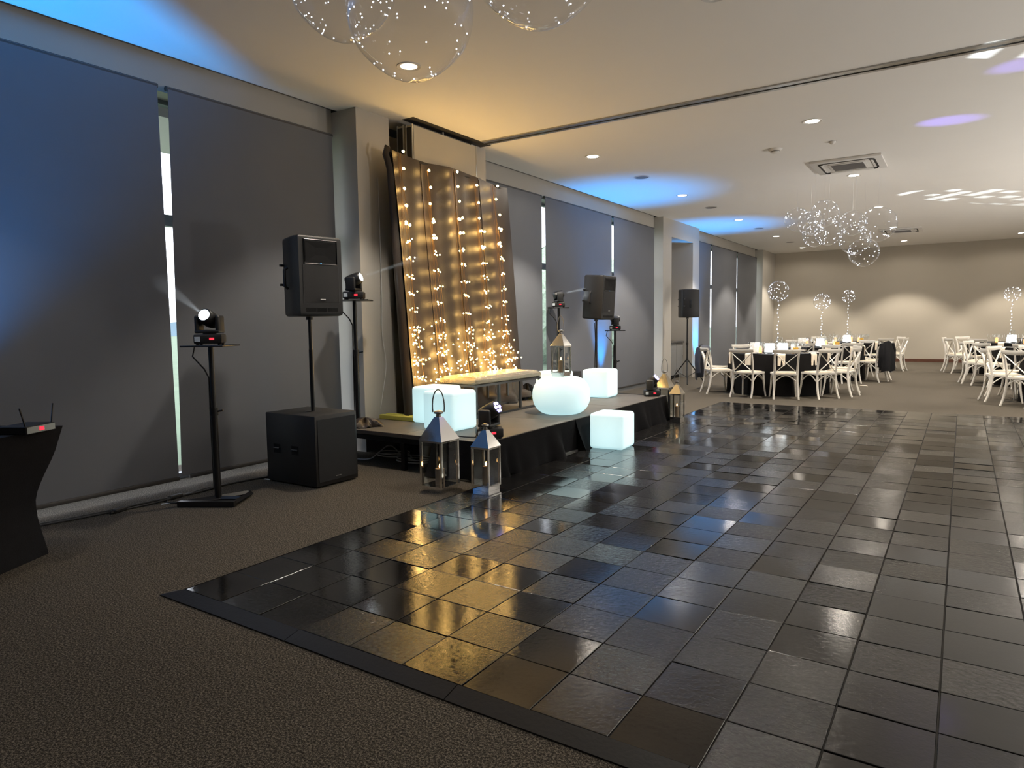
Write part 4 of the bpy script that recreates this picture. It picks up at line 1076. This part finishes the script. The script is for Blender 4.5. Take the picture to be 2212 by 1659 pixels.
for k, (x, y) in TABLES.items():
    tn = TN[k]
    far = k in ('T3', 'T6')
    for q in range(10):
        a = math.radians(-145+36*q+rg.uniform(-4, 4)); c, s = math.cos(a), math.sin(a)
        if k not in ('T1', 'T2') and q > 5: continue
        put('napkin', 'cream napkin hanging over the edge of the '+tn, 'napkin', 'napkins on the '+tn, x+.90*c, y+.90*s, [('cloth', np_m, (0, 0, 0))], a+PI/2, ZTB+.018)
        put('dinner_plate', 'white dinner plate set on the '+tn, 'plate', 'plates on the '+tn, x+.70*c, y+.70*s, [('plate', pl_m, (0, 0, 0))])
        for dr, da in ((.50, .16), (.47, -.02), (.52, -.20)):
            put('wine_glass', 'clear stemmed glass on the '+tn, 'glass', 'stemmed glasses on the '+tn, x+dr*math.cos(a+da), y+dr*math.sin(a+da), [('bowl', gl_m, (0, 0, 0)), ('rim', rim_m, (0, 0, 0))])
    # centre pieces
    put('glass_vase', 'tall clear cylinder vase under the balloon on the '+tn, 'vase', None, x+.02, y+.05, [('cylinder', vase_m, (0, 0, 0))])
    lampspots = [(-.10, -.22), (.12, -.12)] if k == 'T1' else [(0, -.18)]
    for q, (dx, dy) in enumerate(lampspots):
        put('table_lamp', 'small glowing white square lamp on the %s%s' % (tn, (', left of two', ', right of two')[q] if len(lampspots) > 1 else ''), 'lamp', None, x+dx, y+dy, [('base', lamp_b, (0, 0, 0)), ('shade', lamp_sh, (0, 0, .021))], .35)
    for q, (dx, dy) in enumerate(((-.30, -.10), (.28, -.02), (.05, .32))):
        put('hurricane_candle', 'glass hurricane with an amber candle on the %s, %s' % (tn, ('left of the lamp', 'right of the lamp', 'behind the lamp')[q]), 'candle', None, x+dx, y+dy, [('chimney', hur_m, (0, 0, 0)), ('candle', amb_m, (0, 0, 0))])
    put('juice_jug', 'glass jug of orange juice on the '+tn, 'jug', None, x+.36, y-.22, [('jug', jug_m, (0, 0, 0)), ('juice', jui_m, (0, 0, 0))])
    put('wine_bottle', 'clear bottle with a pale label on the '+tn, 'bottle', None, x-.02 if far else x+.22, y+.30, [('bottle', bot_m, (0, 0, 0)), ('bottle_label', lab_m, (0, 0, 0))])
    if k in ('T1', 'T2', 'T5'): put('menu_card', 'white menu card leaning on the '+tn, 'card', None, x-.42, y-.05, [('card', book_m, (0, 0, 0))], .6)
    if k in ('T2', 'T4'): put('ice_bucket', 'chrome ice bucket on the '+tn, 'bucket', None, x-.38, y+.12, [('bucket', ice_m, (0, 0, 0))])

# ------------------------------------------------------------------ balloons
def bubble(x, y, z, r, label, kind, sq=1.0, seed=1, stem=None, dots=60):
    """clear bubble balloon with a string of tiny lights inside"""
    t = thing('bubble_balloon', label, 'balloon', (x, y, z), 0, None)
    bm = bmesh.new(); bmesh.ops.create_icosphere(bm, subdivisions=4, radius=r)
    for v in bm.verts:
        k = max(0, -v.co.z/r-.55); f = 1-.35*k
        v.co.x *= f; v.co.y *= f; v.co.z *= sq; v.co.z -= .06*r*k
    m = MB().add([v.co[:] for v in bm.verts], [[v.index for v in f.verts] for f in bm.faces]); bm.free()
    m.build('film', 'bubble_film', t, ang=180)
    rr = random.Random(seed); wires = MB(); dotm = MB(); prev = None
    for q in range(dots):
        zz = rr.uniform(-.9, .93); a = q*2.4+rr.uniform(-.3, .3); rad = math.sqrt(1-zz*zz)*r*.955
        p = Vector((rad*math.cos(a), rad*math.sin(a), zz*r*.955*sq))
        dotm.ico(p, kind, 1)
    if stem:
        pts = [Vector((.012*math.sin(q*1.7)*(q > 0), .012*math.cos(q*1.3)*(q > 0), -r*1.0*sq-stem*q/12)) for q in range(13)]
        wires.tube(pts, .003, 5)
        for q in range(1, 13, 1): dotm.ico(pts[q], .0085, 1)
        wires.build('ribbon', 'wire_silver', t)
        MB().lathe([(.012, -.02), (.02, .0), (.008, .02)], 10, (0, 0, -r*sq)).build('neck', 'wire_silver', t)
    o = dotm.build('fairy_lights', 'fairy_white', t); o['kind'] = 'stuff'
    return t
for k, z, r in (('T1', 1.94, .195), ('T2', 1.80, .19), ('T3', 2.01, .175), ('T6', 1.95, .185)):
    x, y = TABLES[k]
    bubble(x-.02, y+.05, z, r, 'clear bubble balloon with fairy lights on a stem above the '+TN[k], .0062, 1.0, ord(k[1]), stem=z-r-.82, dots=38)
hb = [(-2.53, 13.12, 3.16, .210, 'leftmost of the far ceiling cluster'), (-2.20, 12.59, 3.00, .213, 'upper left in the far ceiling cluster'), (-2.02, 11.88, 2.71, .178, 'lower left in the far ceiling cluster'),
      (-1.83, 11.55, 3.00, .207, 'topmost of the far ceiling cluster'), (-1.89, 12.32, 2.80, .214, 'left of centre in the far ceiling cluster'), (-1.59, 12.75, 2.97, .209, 'right of centre in the far ceiling cluster'),
      (-1.41, 11.61, 2.58, .227, 'low in the far ceiling cluster, above the lowest one'), (-1.45, 13.11, 2.51, .245, 'lowest of the far ceiling cluster'), (-1.16, 12.19, 2.85, .272, 'rightmost and largest of the far ceiling cluster')]
def thread(t, x, y, z, r):
    top = H-z-(.053 if abs(x+1.5) < .48 and abs(y-11.45) < .48 else .002)
    MB().tube([(0, 0, r), (0, 0, top)], .0006, 4).build('hanging_thread', 'wire_silver', t)
for q, (x, y, z, r, lb) in enumerate(hb):
    t = bubble(x, y, z, r, 'clear bubble balloon, '+lb, .0044, .98, 50+q, dots=28); thread(t, x, y, z, r)
for q, (x, y, z, r, lb) in enumerate(((-2.245, 2.58, 2.865, .30, 'hanging near the ceiling at the top of the picture'), (-1.62, 2.72, 3.015, .31, 'cut by the top edge, right of the big one'), (-2.90, 2.78, 3.25, .29, 'barely showing at the top edge, left of the big one'))):
    t = bubble(x, y, z, r, 'large clear bubble balloon '+lb, .0036, 1.03, 80+q, dots=70); thread(t, x, y, z, r)

# ------------------------------------------------------------------ ceiling fittings
def downlight(x, y, power, lens, label):
    t = thing('ceiling_downlight', label, 'downlight', (x, y, H))
    MB().lathe([(.075, -.001), (.105, -.008), (.108, -.004), (.108, -.0005)], 28, capb=False, capt=False).build('trim_ring', 'white_plastic', t)
    MB().lathe([(.001, -.004), (.076, -.004)], 28, capb=False, capt=False).build('lens', lens, t)
    if power:
        spot('lamp', t, (0, 0, -.02), (0, 0, -1), power, WARM, 96, .35, .06)
        if lens == 'downlight_lens' and x < 3: spot('lamp_spill', t, (0, 0, -.02), (0, 0, -1), P_SPILL, WARM, 168, .3, .07)
for i, x in enumerate((-4.38, -1.55, 1.26, 4.1, 6.9)):
    rown = ('the row along the windows', 'the middle row', 'the row over the right tables', 'the fourth row', 'the row along the right wall')[i]
    for j, y in enumerate((5.03, 8.78, 12.42, 16.2, 20.0, 23.68, 1.28, -2.47)):  # overhead and behind rows added out of view to brighten the near end
        near = j in (0, 6, 7)
        if j == 0 and i == 0: x_, y_ = -4.21, 4.80
        else: x_, y_ = x, y
        downlight(x_, y_, (P_NEAR*.3 if j > 5 else P_NEAR) if near else P_DOWN, 'downlight_dim' if near else 'downlight_lens', 'round recessed ceiling downlight, %s in %s' % (('first', 'second', 'third', 'fourth', 'fifth', 'sixth', 'added unseen overhead', 'added unseen behind')[j], rown))
for j, y in enumerate((10.47, 14.07, 17.97, 21.73)):
    t = thing('ceiling_speaker', 'flat round grey ceiling speaker, %s in the window row' % ('nearest', 'second', 'third', 'farthest')[j], 'ceiling speaker', (-4.36, y, H))
    MB().lathe([(.118, -.001), (.125, -.007), (.105, -.010)], 28, capb=False, capt=False).build('rim', 'white_plastic', t); MB().lathe([(.001, -.011), (.106, -.009)], 28, capb=False, capt=False).build('grille', 'grey_grille', t)
t = thing('smoke_detector', 'round white smoke detector on the ceiling', 'smoke detector', (-2.2, 9.88, H))
MB().lathe([(.095, -.001), (.09, -.012), (.06, -.03), (.058, -.045), (.035, -.055), (.001, -.056)], 28, capb=False, capt=False).build('body', 'white_plastic', t); MB().lathe([(.0605, -.032), (.0605, -.038)], 24, capb=False, capt=False).build('vent', 'dark_slot', t)
t = thing('ceiling_sensor', 'small white ceiling sensor beside the air conditioner', 'sensor', (-1.5, 9.92, H))
MB().lathe([(.045, -.001), (.04, -.012), (.026, -.03), (.001, -.04)], 20, capb=False, capt=False).build('dome', 'white_plastic', t); MB().lathe([(.05, -.0005), (.05, -.004)], 20, capb=False, capt=False).build('ring', 'grey_grille', t)
def cassette(x, y, label):
    t = thing('air_conditioner', label, 'air conditioner', (x, y, H)); a = .47
    MB().rbox(-a, a, -a, a, -.035, -.001, .008, 2).build('panel', 'white_plastic', t)
    MB().rbox(-.25, .25, -.25, .25, -.046, -.036, .005, 2).build('intake_frame', 'white_plastic', t)
    MB().box(-.215, .215, -.215, .215, -.048, -.0465).build('grille', 'grey_grille', t, smooth=False)
    for k in range(14): MB().box(-.21, .21, -.205+k*.031, -.199+k*.031, -.051, -.0485).build('louvre', 'grey_grille', t, smooth=False)
    for k in range(4):
        m = MB().box(-.30, .30, -.375, -.335, -.0375, -.0355); o = m.build('air_slot', 'dark_slot', t, smooth=False); o.rotation_euler.z = k*PI/2
        m = MB().rbox(-.29, .29, -.345, -.315, -.044, -.036, .003, 1); o = m.build('vane', 'white_plastic', t); o.rotation_euler.z = k*PI/2
        c = MB().tube([(-.30-.055*math.sin(q*PI/8), -.355+.055*(1-math.cos(q*PI/8)), -.0365) for q in range(5)], .018, 4); o = c.build('corner_slot', 'dark_slot', t); o.rotation_euler.z = k*PI/2
cassette(-1.50, 11.45, 'white ceiling cassette air conditioner above the far balloon cluster')
cassette(-1.42, 20.7, 'white ceiling cassette air conditioner farther back, behind the balloons')
